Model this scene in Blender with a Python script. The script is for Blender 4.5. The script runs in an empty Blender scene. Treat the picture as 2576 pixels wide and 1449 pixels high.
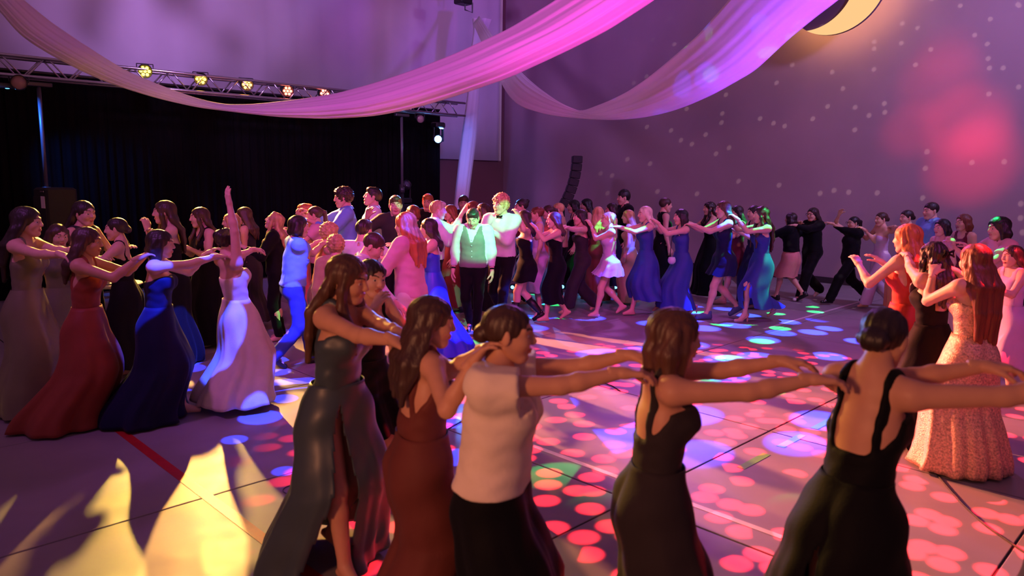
import bpy, math, random
import numpy as np
from mathutils import Matrix, Vector

# ------------------------------------------------------------------ camera, world, exposure
SC = bpy.context.scene
COL = SC.collection
IW, IH, FPX = 2576.0, 1449.0, 1860.0          # photograph size and focal length in its pixels
CAM_H = 2.05
PITCH = math.atan((IH / 2 - 442.0) / FPX)
ROLL = math.radians(0.9)
cam_d = bpy.data.cameras.new('camera')
cam_d.sensor_width = 36.0
cam_d.lens = 36.0 * FPX / IW
cam_d.clip_end = 200
cam_d.dof.use_dof = True
cam_d.dof.focus_distance = 10.0
cam_d.dof.aperture_fstop = 2.2
cam_o = bpy.data.objects.new('camera', cam_d)
COL.objects.link(cam_o)
cam_o.matrix_world = (Matrix.Translation((0, 0, CAM_H)) @ Matrix.Rotation(math.pi / 2 - PITCH, 4, 'X')
                      @ Matrix.Rotation(ROLL, 4, 'Z'))
SC.camera = cam_o
_R = np.array(cam_o.matrix_world.to_3x3())
CR, CU, CF = _R[:, 0], _R[:, 1], -_R[:, 2]


def ray(px, py):
    return CF + CR * ((px - IW / 2) / FPX) - CU * ((py - IH / 2) / FPX)


def ground(px, py, z=0.0):
    d = ray(px, py)
    return np.array([0, 0, CAM_H]) + d * ((z - CAM_H) / d[2])


def at(px, py, Y):
    """world point on the sight line of a photo pixel at forward distance Y"""
    d = ray(px, py)
    return np.array([0, 0, CAM_H]) + d * (Y / d[1])


SC.view_settings.view_transform = 'Standard'
SC.view_settings.look = 'None'
SC.view_settings.gamma = 1.0
SC.view_settings.use_curve_mapping = False
SC.view_settings.exposure = 0.12
SC.cycles.use_denoising = True
SC.cycles.max_bounces = 4
SC.cycles.diffuse_bounces = 2
SC.cycles.glossy_bounces = 2
SC.cycles.sample_clamp_indirect = 3.0

world = bpy.data.worlds.new('hall_ambient')
SC.world = world
world.use_nodes = True
world.node_tree.nodes['Background'].inputs[0].default_value = (0.62, 0.23, 0.44, 1)
world.node_tree.nodes['Background'].inputs[1].default_value = 0.22


# ------------------------------------------------------------------ lights (stage beams, added fill spots, washes, effect lights)
def spot(name, loc, aim, color, watts, cone, blend=0.4, size=0.08, gobo=None):
    """a spotlight; gobo = a function that fills the lamp's node tree with a slide"""
    ld = bpy.data.lights.new(name, 'SPOT')
    ld.energy = watts
    ld.color = color
    ld.spot_size = math.radians(cone)
    ld.spot_blend = blend
    ld.shadow_soft_size = size
    o = bpy.data.objects.new(name, ld)
    COL.objects.link(o)
    o.location = loc
    o.rotation_euler = (Vector(aim) - Vector(loc)).to_track_quat('-Z', 'Y').to_euler()
    o['kind'] = 'helper'
    if gobo:
        ld.use_nodes = True
        gobo(ld.node_tree)
    return o


def slide_coords(nt):
    tc = nt.nodes.new('ShaderNodeTexCoord')
    sx = nt.nodes.new('ShaderNodeSeparateXYZ')
    nt.links.new(tc.outputs['Normal'], sx.inputs[0])
    out = []
    for a in (0, 1):
        dv = nt.nodes.new('ShaderNodeMath')
        dv.operation = 'DIVIDE'
        nt.links.new(sx.outputs[a], dv.inputs[0])
        nt.links.new(sx.outputs[2], dv.inputs[1])
        out.append(dv)
    cb = nt.nodes.new('ShaderNodeCombineXYZ')
    nt.links.new(out[0].outputs[0], cb.inputs[0])
    nt.links.new(out[1].outputs[0], cb.inputs[1])
    return cb


def dots_gobo(scale, radius, soft=0.05, keep=0.6, seed=0.0, rand=1.0):
    """multi-beam slide: round holes, a share of them open"""
    def build(nt):
        em = nt.nodes['Emission']
        cb = slide_coords(nt)
        mp = nt.nodes.new('ShaderNodeVectorMath')
        mp.operation = 'ADD'
        mp.inputs[1].default_value = (seed, seed * 0.7, 0)
        nt.links.new(cb.outputs[0], mp.inputs[0])
        vo = nt.nodes.new('ShaderNodeTexVoronoi')
        vo.voronoi_dimensions = '2D'
        vo.inputs['Scale'].default_value = scale
        vo.inputs['Randomness'].default_value = rand
        nt.links.new(mp.outputs[0], vo.inputs['Vector'])
        mr = nt.nodes.new('ShaderNodeMapRange')
        mr.interpolation_type = 'SMOOTHSTEP'
        mr.inputs['From Min'].default_value = radius
        mr.inputs['From Max'].default_value = radius + soft
        mr.inputs['To Min'].default_value = 1
        mr.inputs['To Max'].default_value = 0
        nt.links.new(vo.outputs['Distance'], mr.inputs['Value'])
        sp = nt.nodes.new('ShaderNodeSeparateXYZ')
        nt.links.new(vo.outputs['Color'], sp.inputs[0])
        lt = nt.nodes.new('ShaderNodeMath')
        lt.operation = 'LESS_THAN'
        lt.inputs[1].default_value = keep
        nt.links.new(sp.outputs[0], lt.inputs[0])
        mu = nt.nodes.new('ShaderNodeMath')
        mu.operation = 'MULTIPLY'
        nt.links.new(mr.outputs[0], mu.inputs[0])
        nt.links.new(lt.outputs[0], mu.inputs[1])
        nt.links.new(mu.outputs[0], em.inputs['Strength'])
    return build


def cloud_gobo(scale, lo, hi, seed=0.0, stretch=1.0, floor_v=0.0):
    """broken-glass slide: soft blotches"""
    def build(nt):
        em = nt.nodes['Emission']
        cb = slide_coords(nt)
        mp = nt.nodes.new('ShaderNodeMapping')
        mp.inputs['Location'].default_value = (seed, seed * 1.3, 0)
        mp.inputs['Scale'].default_value = (stretch, 1, 1)
        nt.links.new(cb.outputs[0], mp.inputs['Vector'])
        no = nt.nodes.new('ShaderNodeTexNoise')
        no.noise_dimensions = '2D'
        no.inputs['Scale'].default_value = scale
        no.inputs['Detail'].default_value = 1.5
        nt.links.new(mp.outputs[0], no.inputs['Vector'])
        mr = nt.nodes.new('ShaderNodeMapRange')
        mr.interpolation_type = 'SMOOTHSTEP'
        mr.inputs['From Min'].default_value = lo
        mr.inputs['From Max'].default_value = hi
        mr.inputs['To Min'].default_value = floor_v
        nt.links.new(no.outputs[0], mr.inputs['Value'])
        nt.links.new(mr.outputs[0], em.inputs['Strength'])
    return build


# par cans on the truss: warm at the curtain end, red further back
PAR = [((365, 178), 12.03, (1.0, 0.60, 0.10)), ((505, 198), 12.67, (1.0, 0.48, 0.10)), ((620, 212), 13.27, (1.0, 0.30, 0.12)),
       ((722, 228), 13.8, (1.0, 0.15, 0.10)), ((815, 235), 14.35, (1.0, 0.12, 0.10))]
PAR_POS = [at(p[0], p[1], d) for p, d, c in PAR]
PAR_AIM = [(-2.4, 4.4, 0.2), (-1.6, 5.6, 0.4), (-0.9, 9.2, 1.5), (0.9, 8.2, 0.9), (3.3, 6.0, 1.2)]
PAR_W = [2500, 3600, 15000, 3200, 9000]
PAR_CONE = [42, 40, 34, 36, 24]
for (p, d, c), pos, aim, w, cn in zip(PAR, PAR_POS, PAR_AIM, PAR_W, PAR_CONE):
    dr = np.array(aim) - pos
    dr /= np.linalg.norm(dr)
    spot('par_beam', tuple(pos + dr * 0.16), aim, c, w, cn, 0.6, 0.06)
# unseen fill spots added for the ambient colour, then drape and wall washes
spot('magenta_back_fill', (3.5, 16.5, 6.6), (2.8, 4.6, 0), (0.62, 0.15, 0.95), 1300, 62, 0.9, 0.3)
spot('magenta_fill', (5.5, 2.0, 6.5), (2.4, 9.5, 0.9), (1.0, 0.12, 0.80), 620, 56, 0.9, 0.35)
spot('crowd_fill', (0.2, 0.6, 6.6), (-0.6, 9.6, 1.2), (1.0, 0.06, 0.74), 1400, 42, 0.9, 0.3)
spot('violet_fill', (-4.5, 3.0, 6.5), (-1.0, 8.8, 1.0), (0.75, 0.16, 1.0), 560, 70, 0.9, 0.35)
spot('warm_fill', (-3.2, -1.6, 2.5), (0.9, 3.3, 1.25), (1.0, 0.36, 0.17), 540, 66, 0.9, 0.35)  # unseen warm fill added to brighten the front dancers
spot('drape_wash_pink', (1.6, 5.0, 2.2), (0.4, 9.2, 4.4), (1.0, 0.04, 0.72), 540, 44, 0.8, 0.2)
spot('drape_wash_violet', (4.8, 5.0, 2.2), (3.0, 9.6, 4.2), (0.28, 0.05, 1.0), 2100, 46, 0.8, 0.2)
spot('wall_wash', (8.2, 8.0, 6.8), (5.2, 15.4, 2.6), (0.54, 0.36, 1.0), 1200, 100, 1.0, 0.4)
spot('backdrop_wash', (-4.2, 9.5, 5.2), (-4.6, 16.8, 5.2), (0.60, 0.30, 1.0), 900, 118, 1.0, 0.3, cloud_gobo(3.2, 0.36, 0.62, 3.1, 1.6, 0.30))
# effect lights: rows of dots in three colours, mirror-ball flecks, one red blotch
spot('dots_red', (3.6, 6.6, 6.0), (2.3, 5.8, 0), (1.0, 0.02, 0.03), 17000, 62, 0.3, 0.01, dots_gobo(30.0, 0.28, 0.14, 0.68, 1.3))
spot('dots_blue', (4.8, 10.4, 6.2), (1.9, 9.1, 0), (0.02, 0.05, 1.0), 26000, 56, 0.3, 0.01, dots_gobo(10.0, 0.26, 0.10, 0.50, 5.1))
spot('dots_green', (5.4, 10.8, 6.2), (2.6, 9.6, 0), (0.02, 1.0, 0.20), 12000, 64, 0.3, 0.01, dots_gobo(13.0, 0.24, 0.08, 0.26, 9.7))
BLUE_HEAD = (-0.9, 4.2, 5.6)
for bx, by, bd, bc, bw in ((372, 745, 5.85, 3.4, 700), (455, 880, 7.75, 4.2, 1500), (568, 850, 6.2, 3.4, 700), (610, 720, 6.25, 1.8, 220), (735, 660, 7.6, 3.4, 900), (730, 770, 7.5, 3.6, 1200),
                           (700, 880, 7.3, 2.6, 700), (1035, 565, 7.15, 2.4, 420), (1130, 800, 8.3, 4.5, 2200), (655, 1050, 0, 3.6, 900), (590, 1106, 0, 2.0, 420), (715, 1003, 0, 2.4, 500),
                           (480, 926, 0, 2.6, 600), (455, 985, 0, 1.8, 400), (715, 1185, 0, 1.8, 200), (1150, 1150, 0, 3.5, 500), (1130, 1060, 0, 3.5, 600)):
    spot('blue_dot_beam', BLUE_HEAD, tuple(at(bx, by, bd) if bd else ground(bx, by)), (0.02, 0.05, 1.0), bw * 9 + 4000, bc, 0.25, 0.01)
for gx, gy, gd, gc, gw in ((1212, 590, 9.4, 4.6, 1100), (1265, 560, 9.95, 3.0, 700), (1150, 560, 9.8, 3.0, 700), (1000, 520, 10.1, 2.0, 420), (1245, 720, 9.4, 2.6, 400)):
    spot('green_dot_beam', (2.6, 3.2, 5.8), tuple(at(gx, gy, gd)), (0.03, 1.0, 0.35), gw * 8, gc, 0.5, 0.01)
spot('mirror_flecks', (2.4, 7.0, 6.2), (6.2, 14.0, 2.9), (1.0, 0.80, 0.72), 800, 62, 0.3, 0.01, dots_gobo(36.0, 0.15, 0.05, 0.20, 4.2))
for wx, wy, wr, ww in ((2385, 175, 8.0, 1000), (2440, 290, 8.0, 1700), (2450, 395, 8.5, 2300), (2322, 285, 6.0, 1100), (2400, 110, 6.0, 500), (2478, 330, 6.0, 900)):
    spot('red_wall_beam', (4.0, 5.0, 5.0), tuple(at(wx, wy, 12.9)), (1.0, 0.03, 0.08), ww, wr * 1.25, 1.0, 0.08)


# ------------------------------------------------------------------ materials
MATS = {}


def srgb(r, g, b):
    f = lambda c: (c / 255 / 12.92) if c / 255 <= 0.04045 else ((c / 255 + 0.055) / 1.055) ** 2.4
    return (f(r), f(g), f(b))


def mat(name, color, rough=0.6, metal=0.0, sheen=0.0, spec=0.5, noise=0.0, nscale=8.0, bump=0.0, bscale=60.0,
        stretch=None, emit=None, estr=0.0, coat=0.0, trans=0.0):
    if name in MATS:
        return MATS[name]
    m = bpy.data.materials.new(name)
    m.use_nodes = True
    nt = m.node_tree
    b = nt.nodes['Principled BSDF']
    b.inputs['Base Color'].default_value = (*color, 1)
    b.inputs['Roughness'].default_value = rough
    b.inputs['Metallic'].default_value = metal
    b.inputs['Specular IOR Level'].default_value = spec
    b.inputs['Sheen Weight'].default_value = sheen
    b.inputs['Coat Weight'].default_value = coat
    if emit:
        b.inputs['Emission Color'].default_value = (*emit, 1)
        b.inputs['Emission Strength'].default_value = estr
    if noise or bump:
        tc = nt.nodes.new('ShaderNodeTexCoord')
        mp = nt.nodes.new('ShaderNodeMapping')
        if stretch:
            mp.inputs['Scale'].default_value = stretch
        nt.links.new(tc.outputs['Object'], mp.inputs['Vector'])
    if noise:
        no = nt.nodes.new('ShaderNodeTexNoise')
        no.inputs['Scale'].default_value = nscale
        no.inputs['Detail'].default_value = 4
        nt.links.new(mp.outputs[0], no.inputs['Vector'])
        mr = nt.nodes.new('ShaderNodeMapRange')
        mr.inputs['From Min'].default_value = 0.3
        mr.inputs['From Max'].default_value = 0.7
        mr.inputs['To Min'].default_value = 1 - noise
        mr.inputs['To Max'].default_value = 1 + noise
        nt.links.new(no.outputs[0], mr.inputs['Value'])
        hs = nt.nodes.new('ShaderNodeHueSaturation')
        hs.inputs['Color'].default_value = (*color, 1)
        nt.links.new(mr.outputs[0], hs.inputs['Value'])
        nt.links.new(hs.outputs[0], b.inputs['Base Color'])
    if bump:
        n2 = nt.nodes.new('ShaderNodeTexNoise')
        n2.inputs['Scale'].default_value = bscale
        n2.inputs['Detail'].default_value = 3
        nt.links.new(mp.outputs[0], n2.inputs['Vector'])
        bp = nt.nodes.new('ShaderNodeBump')
        bp.inputs['Strength'].default_value = bump
        bp.inputs['Distance'].default_value = 0.01
        nt.links.new(n2.outputs[0], bp.inputs['Height'])
        nt.links.new(bp.outputs[0], b.inputs['Normal'])
    MATS[name] = m
    return m


def cloth(name, rgb, rough=0.75, sheen=0.05, satin=False):
    return mat('cloth_' + name, srgb(*rgb), rough=0.42 if satin else rough, sheen=sheen, spec=0.5 if satin else (0.1 if max(rgb) < 70 else 0.3),
               noise=0.10, nscale=6, bump=0.06 if satin else 0.12, bscale=24 if satin else 90)


def hairmat(name, rgb):
    return mat('hair_' + name, srgb(*rgb), rough=0.45, spec=0.5, noise=0.35, nscale=28, bump=0.45, bscale=70,
               stretch=(1, 1, 0.10))


SKIN = [mat('skin_a', srgb(226, 178, 152), rough=0.5, spec=0.35, noise=0.05, nscale=14),
        mat('skin_b', srgb(206, 152, 122), rough=0.5, spec=0.35, noise=0.05, nscale=14),
        mat('skin_c', srgb(184, 126, 96), rough=0.5, spec=0.35, noise=0.05, nscale=14)]
LIPS = mat('lips', srgb(190, 108, 100), rough=0.4)
EYE_W = mat('eye_white', srgb(225, 215, 210), rough=0.2)
EYE_D = mat('eye_dark', srgb(38, 24, 18), rough=0.15)
BROW = mat('eyebrow', srgb(70, 46, 34), rough=0.8)

HAIR = {k: hairmat(k, v) for k, v in dict(dark=(40, 27, 24), brown=(66, 42, 32), auburn=(110, 58, 38), chestnut=(86, 54, 38),
        blond=(196, 158, 104), straw=(214, 170, 116), platinum=(232, 214, 186), black=(20, 16, 18), ginger=(186, 106, 58)).items()}
C = {k: cloth(k, *v) for k, v in dict(
    olive=((112, 108, 78), 0.5), sage=((96, 94, 84), 0.6), rust=((140, 60, 42), 0.55), navy=((26, 26, 58), 0.6), black=((14, 13, 16), 0.7),
    charcoal=((52, 50, 52), 0.7), cream=((236, 218, 196), 0.7), white=((232, 228, 222), 0.75), blue=((40, 70, 200), 0.6),
    sky=((110, 150, 225), 0.7), pinkshirt=((226, 168, 176), 0.7), vest=((126, 116, 118), 0.7), brown=((104, 48, 40), 0.7),
    tan=((186, 160, 122), 0.7), lilac=((206, 178, 214), 0.7), midblue=((44, 56, 140), 0.6), denim=((46, 62, 150), 0.75),
    pink=((214, 140, 132), 0.75), red=((196, 62, 40), 0.6), wine=((112, 34, 48), 0.7), greydress=((50, 44, 46), 0.75),
    coral=((230, 130, 100), 0.7)).items()}
C['satin'] = cloth('green_satin', (58, 72, 78), satin=True)
C['royal'] = cloth('royal_satin', (30, 52, 214), satin=True)
C['oliv_s'] = cloth('olive_satin', (118, 112, 84), satin=True)
C['glitter'] = mat('cloth_glitter', srgb(226, 176, 150), rough=0.32, metal=0.35, noise=0.45, nscale=70, bump=0.6, bscale=120)
SHOE_B = mat('shoe_black', srgb(20, 18, 20), rough=0.4)
SHOE_N = mat('shoe_nude', srgb(214, 170, 150), rough=0.4)
SHOE_S = mat('shoe_sneaker', srgb(70, 80, 130), rough=0.6)
SHOE_W = mat('shoe_white', srgb(220, 216, 210), rough=0.5)
M_ALU = mat('aluminium', (0.62, 0.62, 0.66), rough=0.3, metal=1.0, noise=0.06, nscale=20)
M_BLACK = mat('black_metal', (0.012, 0.012, 0.014), rough=0.45, noise=0.2, nscale=30)
M_STEEL = mat('dark_steel', (0.09, 0.09, 0.10), rough=0.4, metal=0.6)
M_RUB = mat('black_rubber', (0.01, 0.01, 0.01), rough=0.7)


# ------------------------------------------------------------------ mesh helpers
def mesh_np(name, v, q, mats, mi=None, smooth=True):
    """v (n,3), q (m,4) all quads"""
    me = bpy.data.meshes.new(name)
    v = np.ascontiguousarray(v, np.float32)
    q = np.ascontiguousarray(q, np.int32)
    me.vertices.add(len(v))
    me.vertices.foreach_set('co', v.ravel())
    me.loops.add(q.size)
    me.loops.foreach_set('vertex_index', q.ravel())
    me.polygons.add(len(q))
    me.polygons.foreach_set('loop_start', np.arange(0, q.size, 4, dtype=np.int32))
    me.polygons.foreach_set('loop_total', np.full(len(q), 4, np.int32))
    if mi is not None:
        me.polygons.foreach_set('material_index', np.ascontiguousarray(mi, np.int32))
    me.polygons.foreach_set('use_smooth', np.full(len(q), smooth))
    for m in mats:
        me.materials.append(m)
    me.update(calc_edges=True)
    me.validate()
    return me


def link(name, me, parent=None, loc=None):
    o = bpy.data.objects.new(name, me)
    COL.objects.link(o)
    if parent is not None:
        o.parent = parent
    if loc is not None:
        o.location = loc
    return o


def tag(o, label, cat, group=None, kind=None):
    o['label'] = label
    if cat:
        o['category'] = cat
    if group:
        o['group'] = group
    if kind:
        o['kind'] = kind
    return o


def empty(name, loc, rz=0.0):
    o = bpy.data.objects.new(name, None)
    o.empty_display_size = 0.1
    COL.objects.link(o)
    o.location = loc
    o.rotation_euler = (0, 0, rz)
    return o


class MB:
    """collects boxes, tubes and lathes into one quad mesh"""

    def __init__(s):
        s.v, s.q, s.n = [], [], 0

    def add(s, v, q):
        s.v.append(np.asarray(v, float))
        s.q.append(np.asarray(q, int) + s.n)
        s.n += len(v)
        return s

    def box(s, c, size, R=None, bev=0.0):
        c = np.asarray(c, float)
        h = np.asarray(size, float) / 2
        if bev > 0:
            return s.rbox(c, h, bev, R)
        p = np.array([[x, y, z] for x in (-1, 1) for y in (-1, 1) for z in (-1, 1)]) * h
        if R is not None:
            p = p @ np.asarray(R).T
        return s.add(p + c, [[0, 1, 3, 2], [4, 6, 7, 5], [0, 4, 5, 1], [2, 3, 7, 6], [0, 2, 6, 4], [1, 5, 7, 3]])

    def rbox(s, c, h, bev, R=None):
        # box with chamfered edges: stacked rings of 8
        def ring(z, i):
            a, b = h[0] - i, h[1] - i
            k = min(bev, a * .9, b * .9)
            return [[-a + k, -b, z], [a - k, -b, z], [a, -b + k, z], [a, b - k, z], [a - k, b, z], [-a + k, b, z], [-a, b - k, z], [-a, -b + k, z]]
        L = [ring(-h[2], bev), ring(-h[2] + bev, 0), ring(h[2] - bev, 0), ring(h[2], bev)]
        p = np.array(sum(L, []))
        if R is not None:
            p = p @ np.asarray(R).T
        q = []
        for r in range(3):
            for i in range(8):
                j = (i + 1) % 8
                q.append([r * 8 + i, r * 8 + j, r * 8 + 8 + j, r * 8 + 8 + i])
        for base, fl in ((0, True), (24, False)):
            f = [[0, 1, 2, 3], [0, 3, 4, 7], [7, 4, 5, 6]]
            for g in f:
                g = [base + i for i in g]
                q.append(g[::-1] if fl else g)
        return s.add(p + c, q)

    def tube(s, pts, r, n=10, caps=True):
        pts = np.asarray(pts, float)
        m = len(pts)
        rr = np.full(m, r) if np.isscalar(r) else np.asarray(r, float)
        T = np.gradient(pts, axis=0)
        T /= np.linalg.norm(T, axis=1)[:, None] + 1e-9
        up = np.array([0, 0, 1.]) if abs(T[0][2]) < .9 else np.array([1., 0, 0])
        V = []
        for i in range(m):
            a = np.cross(up, T[i]); a /= np.linalg.norm(a) + 1e-9
            b = np.cross(T[i], a)
            up = b
            th = np.arange(n) * 2 * math.pi / n
            V.append(pts[i] + rr[i] * (np.cos(th)[:, None] * a + np.sin(th)[:, None] * b))
        if caps:
            V = [np.repeat(pts[:1], n, 0)] + V + [np.repeat(pts[-1:], n, 0)]
        V = np.concatenate(V)
        k = len(V) // n
        q = [[a * n + i, a * n + (i + 1) % n, (a + 1) * n + (i + 1) % n, (a + 1) * n + i] for a in range(k - 1) for i in range(n)]
        return s.add(V, q)

    def cyl(s, a, b, r, n=16):
        return s.tube([a, b], r, n)

    def lathe(s, prof, c=(0, 0, 0), n=24, R=None):
        """profile [(r,z)...] about local z"""
        th = np.arange(n) * 2 * math.pi / n
        V = np.concatenate([np.stack([r * np.cos(th), r * np.sin(th), np.full(n, z)], 1) for r, z in prof])
        if R is not None:
            V = V @ np.asarray(R).T
        k = len(prof)
        q = [[a * n + i, a * n + (i + 1) % n, (a + 1) * n + (i + 1) % n, (a + 1) * n + i] for a in range(k - 1) for i in range(n)]
        return s.add(V + np.asarray(c, float), q)

    def build(s, name, m, parent=None, smooth=False, loc=None):
        me = mesh_np(name, np.concatenate(s.v), np.concatenate(s.q), [m], smooth=smooth)
        return link(name, me, parent, loc)


def rotz(a):
    c, s = math.cos(a), math.sin(a)
    return np.array([[c, -s, 0], [s, c, 0], [0, 0, 1.]])


def roty(a):
    c, s = math.cos(a), math.sin(a)
    return np.array([[c, 0, s], [0, 1, 0], [-s, 0, c]])


def rotx(a):
    c, s = math.cos(a), math.sin(a)
    return np.array([[1, 0, 0], [0, c, -s], [0, s, c]])


def aim_mat(z, up=(0, 0, 1)):
    """columns x,y,z with z along the given direction"""
    z = np.asarray(z, float); z = z / np.linalg.norm(z)
    x = np.cross(up, z)
    if np.linalg.norm(x) < 1e-4:
        x = np.array([1., 0, 0])
    x /= np.linalg.norm(x)
    return np.stack([x, np.cross(z, x), z], 1)


# ------------------------------------------------------------------ distance-field modelling (smooth bodies)
class Field:
    def __init__(s, lo, hi, h):
        s.h = h
        s.lo = np.asarray(lo, float)
        s.n = np.maximum(4, np.ceil((np.asarray(hi) - s.lo) / h).astype(int) + 1)
        s.ax = [(s.lo[i] + h * np.arange(s.n[i])).astype(np.float32) for i in range(3)]
        s.D = np.full(s.n, 0.25, np.float32)

    def region(s, lo, hi):
        sl = []
        for i in range(3):
            a = int(max(0, math.floor((lo[i] - s.lo[i]) / s.h)))
            b = int(min(s.n[i], math.ceil((hi[i] - s.lo[i]) / s.h) + 1))
            if b <= a:
                return None, None
            sl.append(slice(a, b))
        return tuple(sl), (s.ax[0][sl[0]][:, None, None], s.ax[1][sl[1]][None, :, None], s.ax[2][sl[2]][None, None, :])

    def merge(s, sl, d, k, op):
        a = s.D[sl]
        if op == 'add':
            if k > 0:
                hh = np.maximum(k - np.abs(a - d), 0) / k
                s.D[sl] = np.minimum(a, d) - hh * hh * (k * 0.25)
            else:
                s.D[sl] = np.minimum(a, d)
        elif op == 'sub':
            d = -d
            hh = np.maximum(k - np.abs(a - d), 0) / k if k > 0 else 0
            s.D[sl] = np.maximum(a, d) + (hh * hh * (k * 0.25) if k > 0 else 0)

    def cone(s, a, b, ra, rb, k=0.02, op='add'):
        a = np.asarray(a, float); b = np.asarray(b, float)
        m = max(ra, rb) + k + 2.5 * s.h
        sl, g = s.region(np.minimum(a, b) - m, np.maximum(a, b) + m)
        if sl is None:
            return
        e = b - a
        L = float(e @ e) + 1e-12
        p = [g[i] - np.float32(a[i]) for i in range(3)]
        t = np.clip((p[0] * e[0] + p[1] * e[1] + p[2] * e[2]) / L, 0, 1).astype(np.float32)
        d = np.sqrt((p[0] - t * e[0]) ** 2 + (p[1] - t * e[1]) ** 2 + (p[2] - t * e[2]) ** 2) - (ra + t * (rb - ra))
        s.merge(sl, d.astype(np.float32), k, op)

    def ell(s, c, r, R=None, k=0.02, op='add'):
        c = np.asarray(c, float); r = np.asarray(r, float)
        m = max(r) + k + 2.5 * s.h if R is not None else r + k + 2.5 * s.h
        sl, g = s.region(c - m, c + m)
        if sl is None:
            return
        p = [g[i] - np.float32(c[i]) for i in range(3)]
        if R is not None:
            p = [p[0] * R[0, i] + p[1] * R[1, i] + p[2] * R[2, i] for i in range(3)]
        k0 = np.sqrt((p[0] / r[0]) ** 2 + (p[1] / r[1]) ** 2 + (p[2] / r[2]) ** 2)
        k1 = np.sqrt((p[0] / r[0] ** 2) ** 2 + (p[1] / r[1] ** 2) ** 2 + (p[2] / r[2] ** 2) ** 2) + 1e-6
        d = k0 * (k0 - 1) / k1
        s.merge(sl, d.astype(np.float32), k, op)

    def put(s, prims, grow=0.0):
        for p in prims:
            if p[0] == 'c':
                s.cone(p[1], p[2], p[3] + grow, p[4] + grow, p[5] if len(p) > 5 else 0.02)
            else:
                s.ell(p[1], np.asarray(p[2]) + grow, p[3], p[4] if len(p) > 4 else 0.02)

    def mesh(s):
        D = s.D.copy()
        for ax in range(3):                              # close the border
            i0 = [slice(None)] * 3; i0[ax] = 0
            i1 = [slice(None)] * 3; i1[ax] = -1
            D[tuple(i0)] = np.maximum(D[tuple(i0)], 1e-3); D[tuple(i1)] = np.maximum(D[tuple(i1)], 1e-3)
        S = D < 0
        c = S.astype(np.int8)
        cnt = (c[:-1, :-1, :-1] + c[1:, :-1, :-1] + c[:-1, 1:, :-1] + c[1:, 1:, :-1] +
               c[:-1, :-1, 1:] + c[1:, :-1, 1:] + c[:-1, 1:, 1:] + c[1:, 1:, 1:])
        act = (cnt > 0) & (cnt < 8)
        I = np.argwhere(act)
        if len(I) == 0:
            return np.zeros((0, 3)), np.zeros((0, 4), int)
        idx = np.full(act.shape, -1, np.int64)
        idx[act] = np.arange(len(I))
        off = np.array([[x, y, z] for x in (0, 1) for y in (0, 1) for z in (0, 1)])
        val = np.stack([D[I[:, 0] + o[0], I[:, 1] + o[1], I[:, 2] + o[2]] for o in off], 1)
        P = np.zeros((len(I), 3)); W = np.zeros(len(I))
        for i in range(8):
            for j in range(i + 1, 8):
                if np.abs(off[i] - off[j]).sum() != 1:
                    continue
                a, b = val[:, i], val[:, j]
                x = (a < 0) != (b < 0)
                t = np.where(x, a / np.where(x, a - b, 1), 0)
                P += np.where(x[:, None], off[i] + t[:, None] * (off[j] - off[i]), 0)
                W += x
        V = s.lo + s.h * (I + P / W[:, None])
        Q = []
        for ax in range(3):
            b, c2 = (ax + 1) % 3, (ax + 2) % 3
            lo = [slice(None)] * 3; hi = [slice(None)] * 3
            lo[ax] = slice(None, -1); hi[ax] = slice(1, None)
            A, B = S[tuple(lo)], S[tuple(hi)]
            ch = A != B
            E = np.argwhere(ch)
            ok = (E[:, b] > 0) & (E[:, c2] > 0) & (E[:, b] < act.shape[b]) & (E[:, c2] < act.shape[c2])
            E = E[ok]
            fl = A[E[:, 0], E[:, 1], E[:, 2]]
            def cell(db, dc):
                X = E.copy(); X[:, b] += db; X[:, c2] += dc
                return idx[X[:, 0], X[:, 1], X[:, 2]]
            q = np.stack([cell(-1, -1), cell(0, -1), cell(0, 0), cell(-1, 0)], 1)
            q[~fl] = q[~fl][:, ::-1]
            Q.append(q)
        Q = np.concatenate(Q)
        Q = Q[(Q >= 0).all(1)]
        return V, Q


def vnormals(v, q):
    n = np.cross(v[q[:, 2]] - v[q[:, 0]], v[q[:, 3]] - v[q[:, 1]])
    N = np.zeros_like(v)
    for i in range(4):
        np.add.at(N, q[:, i], n)
    return N / (np.linalg.norm(N, axis=1)[:, None] + 1e-9)


def wob(v, f, seed=0.0):
    """cheap smooth noise, about -1..1"""
    x, y, z = v[:, 0] * f, v[:, 1] * f, v[:, 2] * f
    return (np.sin(x + 1.7 * np.sin(y * 0.8 + seed) + seed) * np.sin(y * 1.1 + 1.3 * np.sin(z * 0.9) + 2.1 * seed)
            + 0.5 * np.sin(2.1 * z + 1.1 * np.sin(1.9 * x) + seed * 3))/1.5


def bounds(prims, pad):
    lo = np.full(3, 9e9); hi = -lo
    for p in prims:
        if p[0] == 'c':
            r = max(p[3], p[4])
            for e in (p[1], p[2]):
                lo = np.minimum(lo, np.asarray(e) - r); hi = np.maximum(hi, np.asarray(e) + r)
        else:
            r = max(p[2]) if p[3] is not None else np.asarray(p[2])
            lo = np.minimum(lo, np.asarray(p[1]) - r); hi = np.maximum(hi, np.asarray(p[1]) + r)
    return lo - pad, hi + pad


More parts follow.
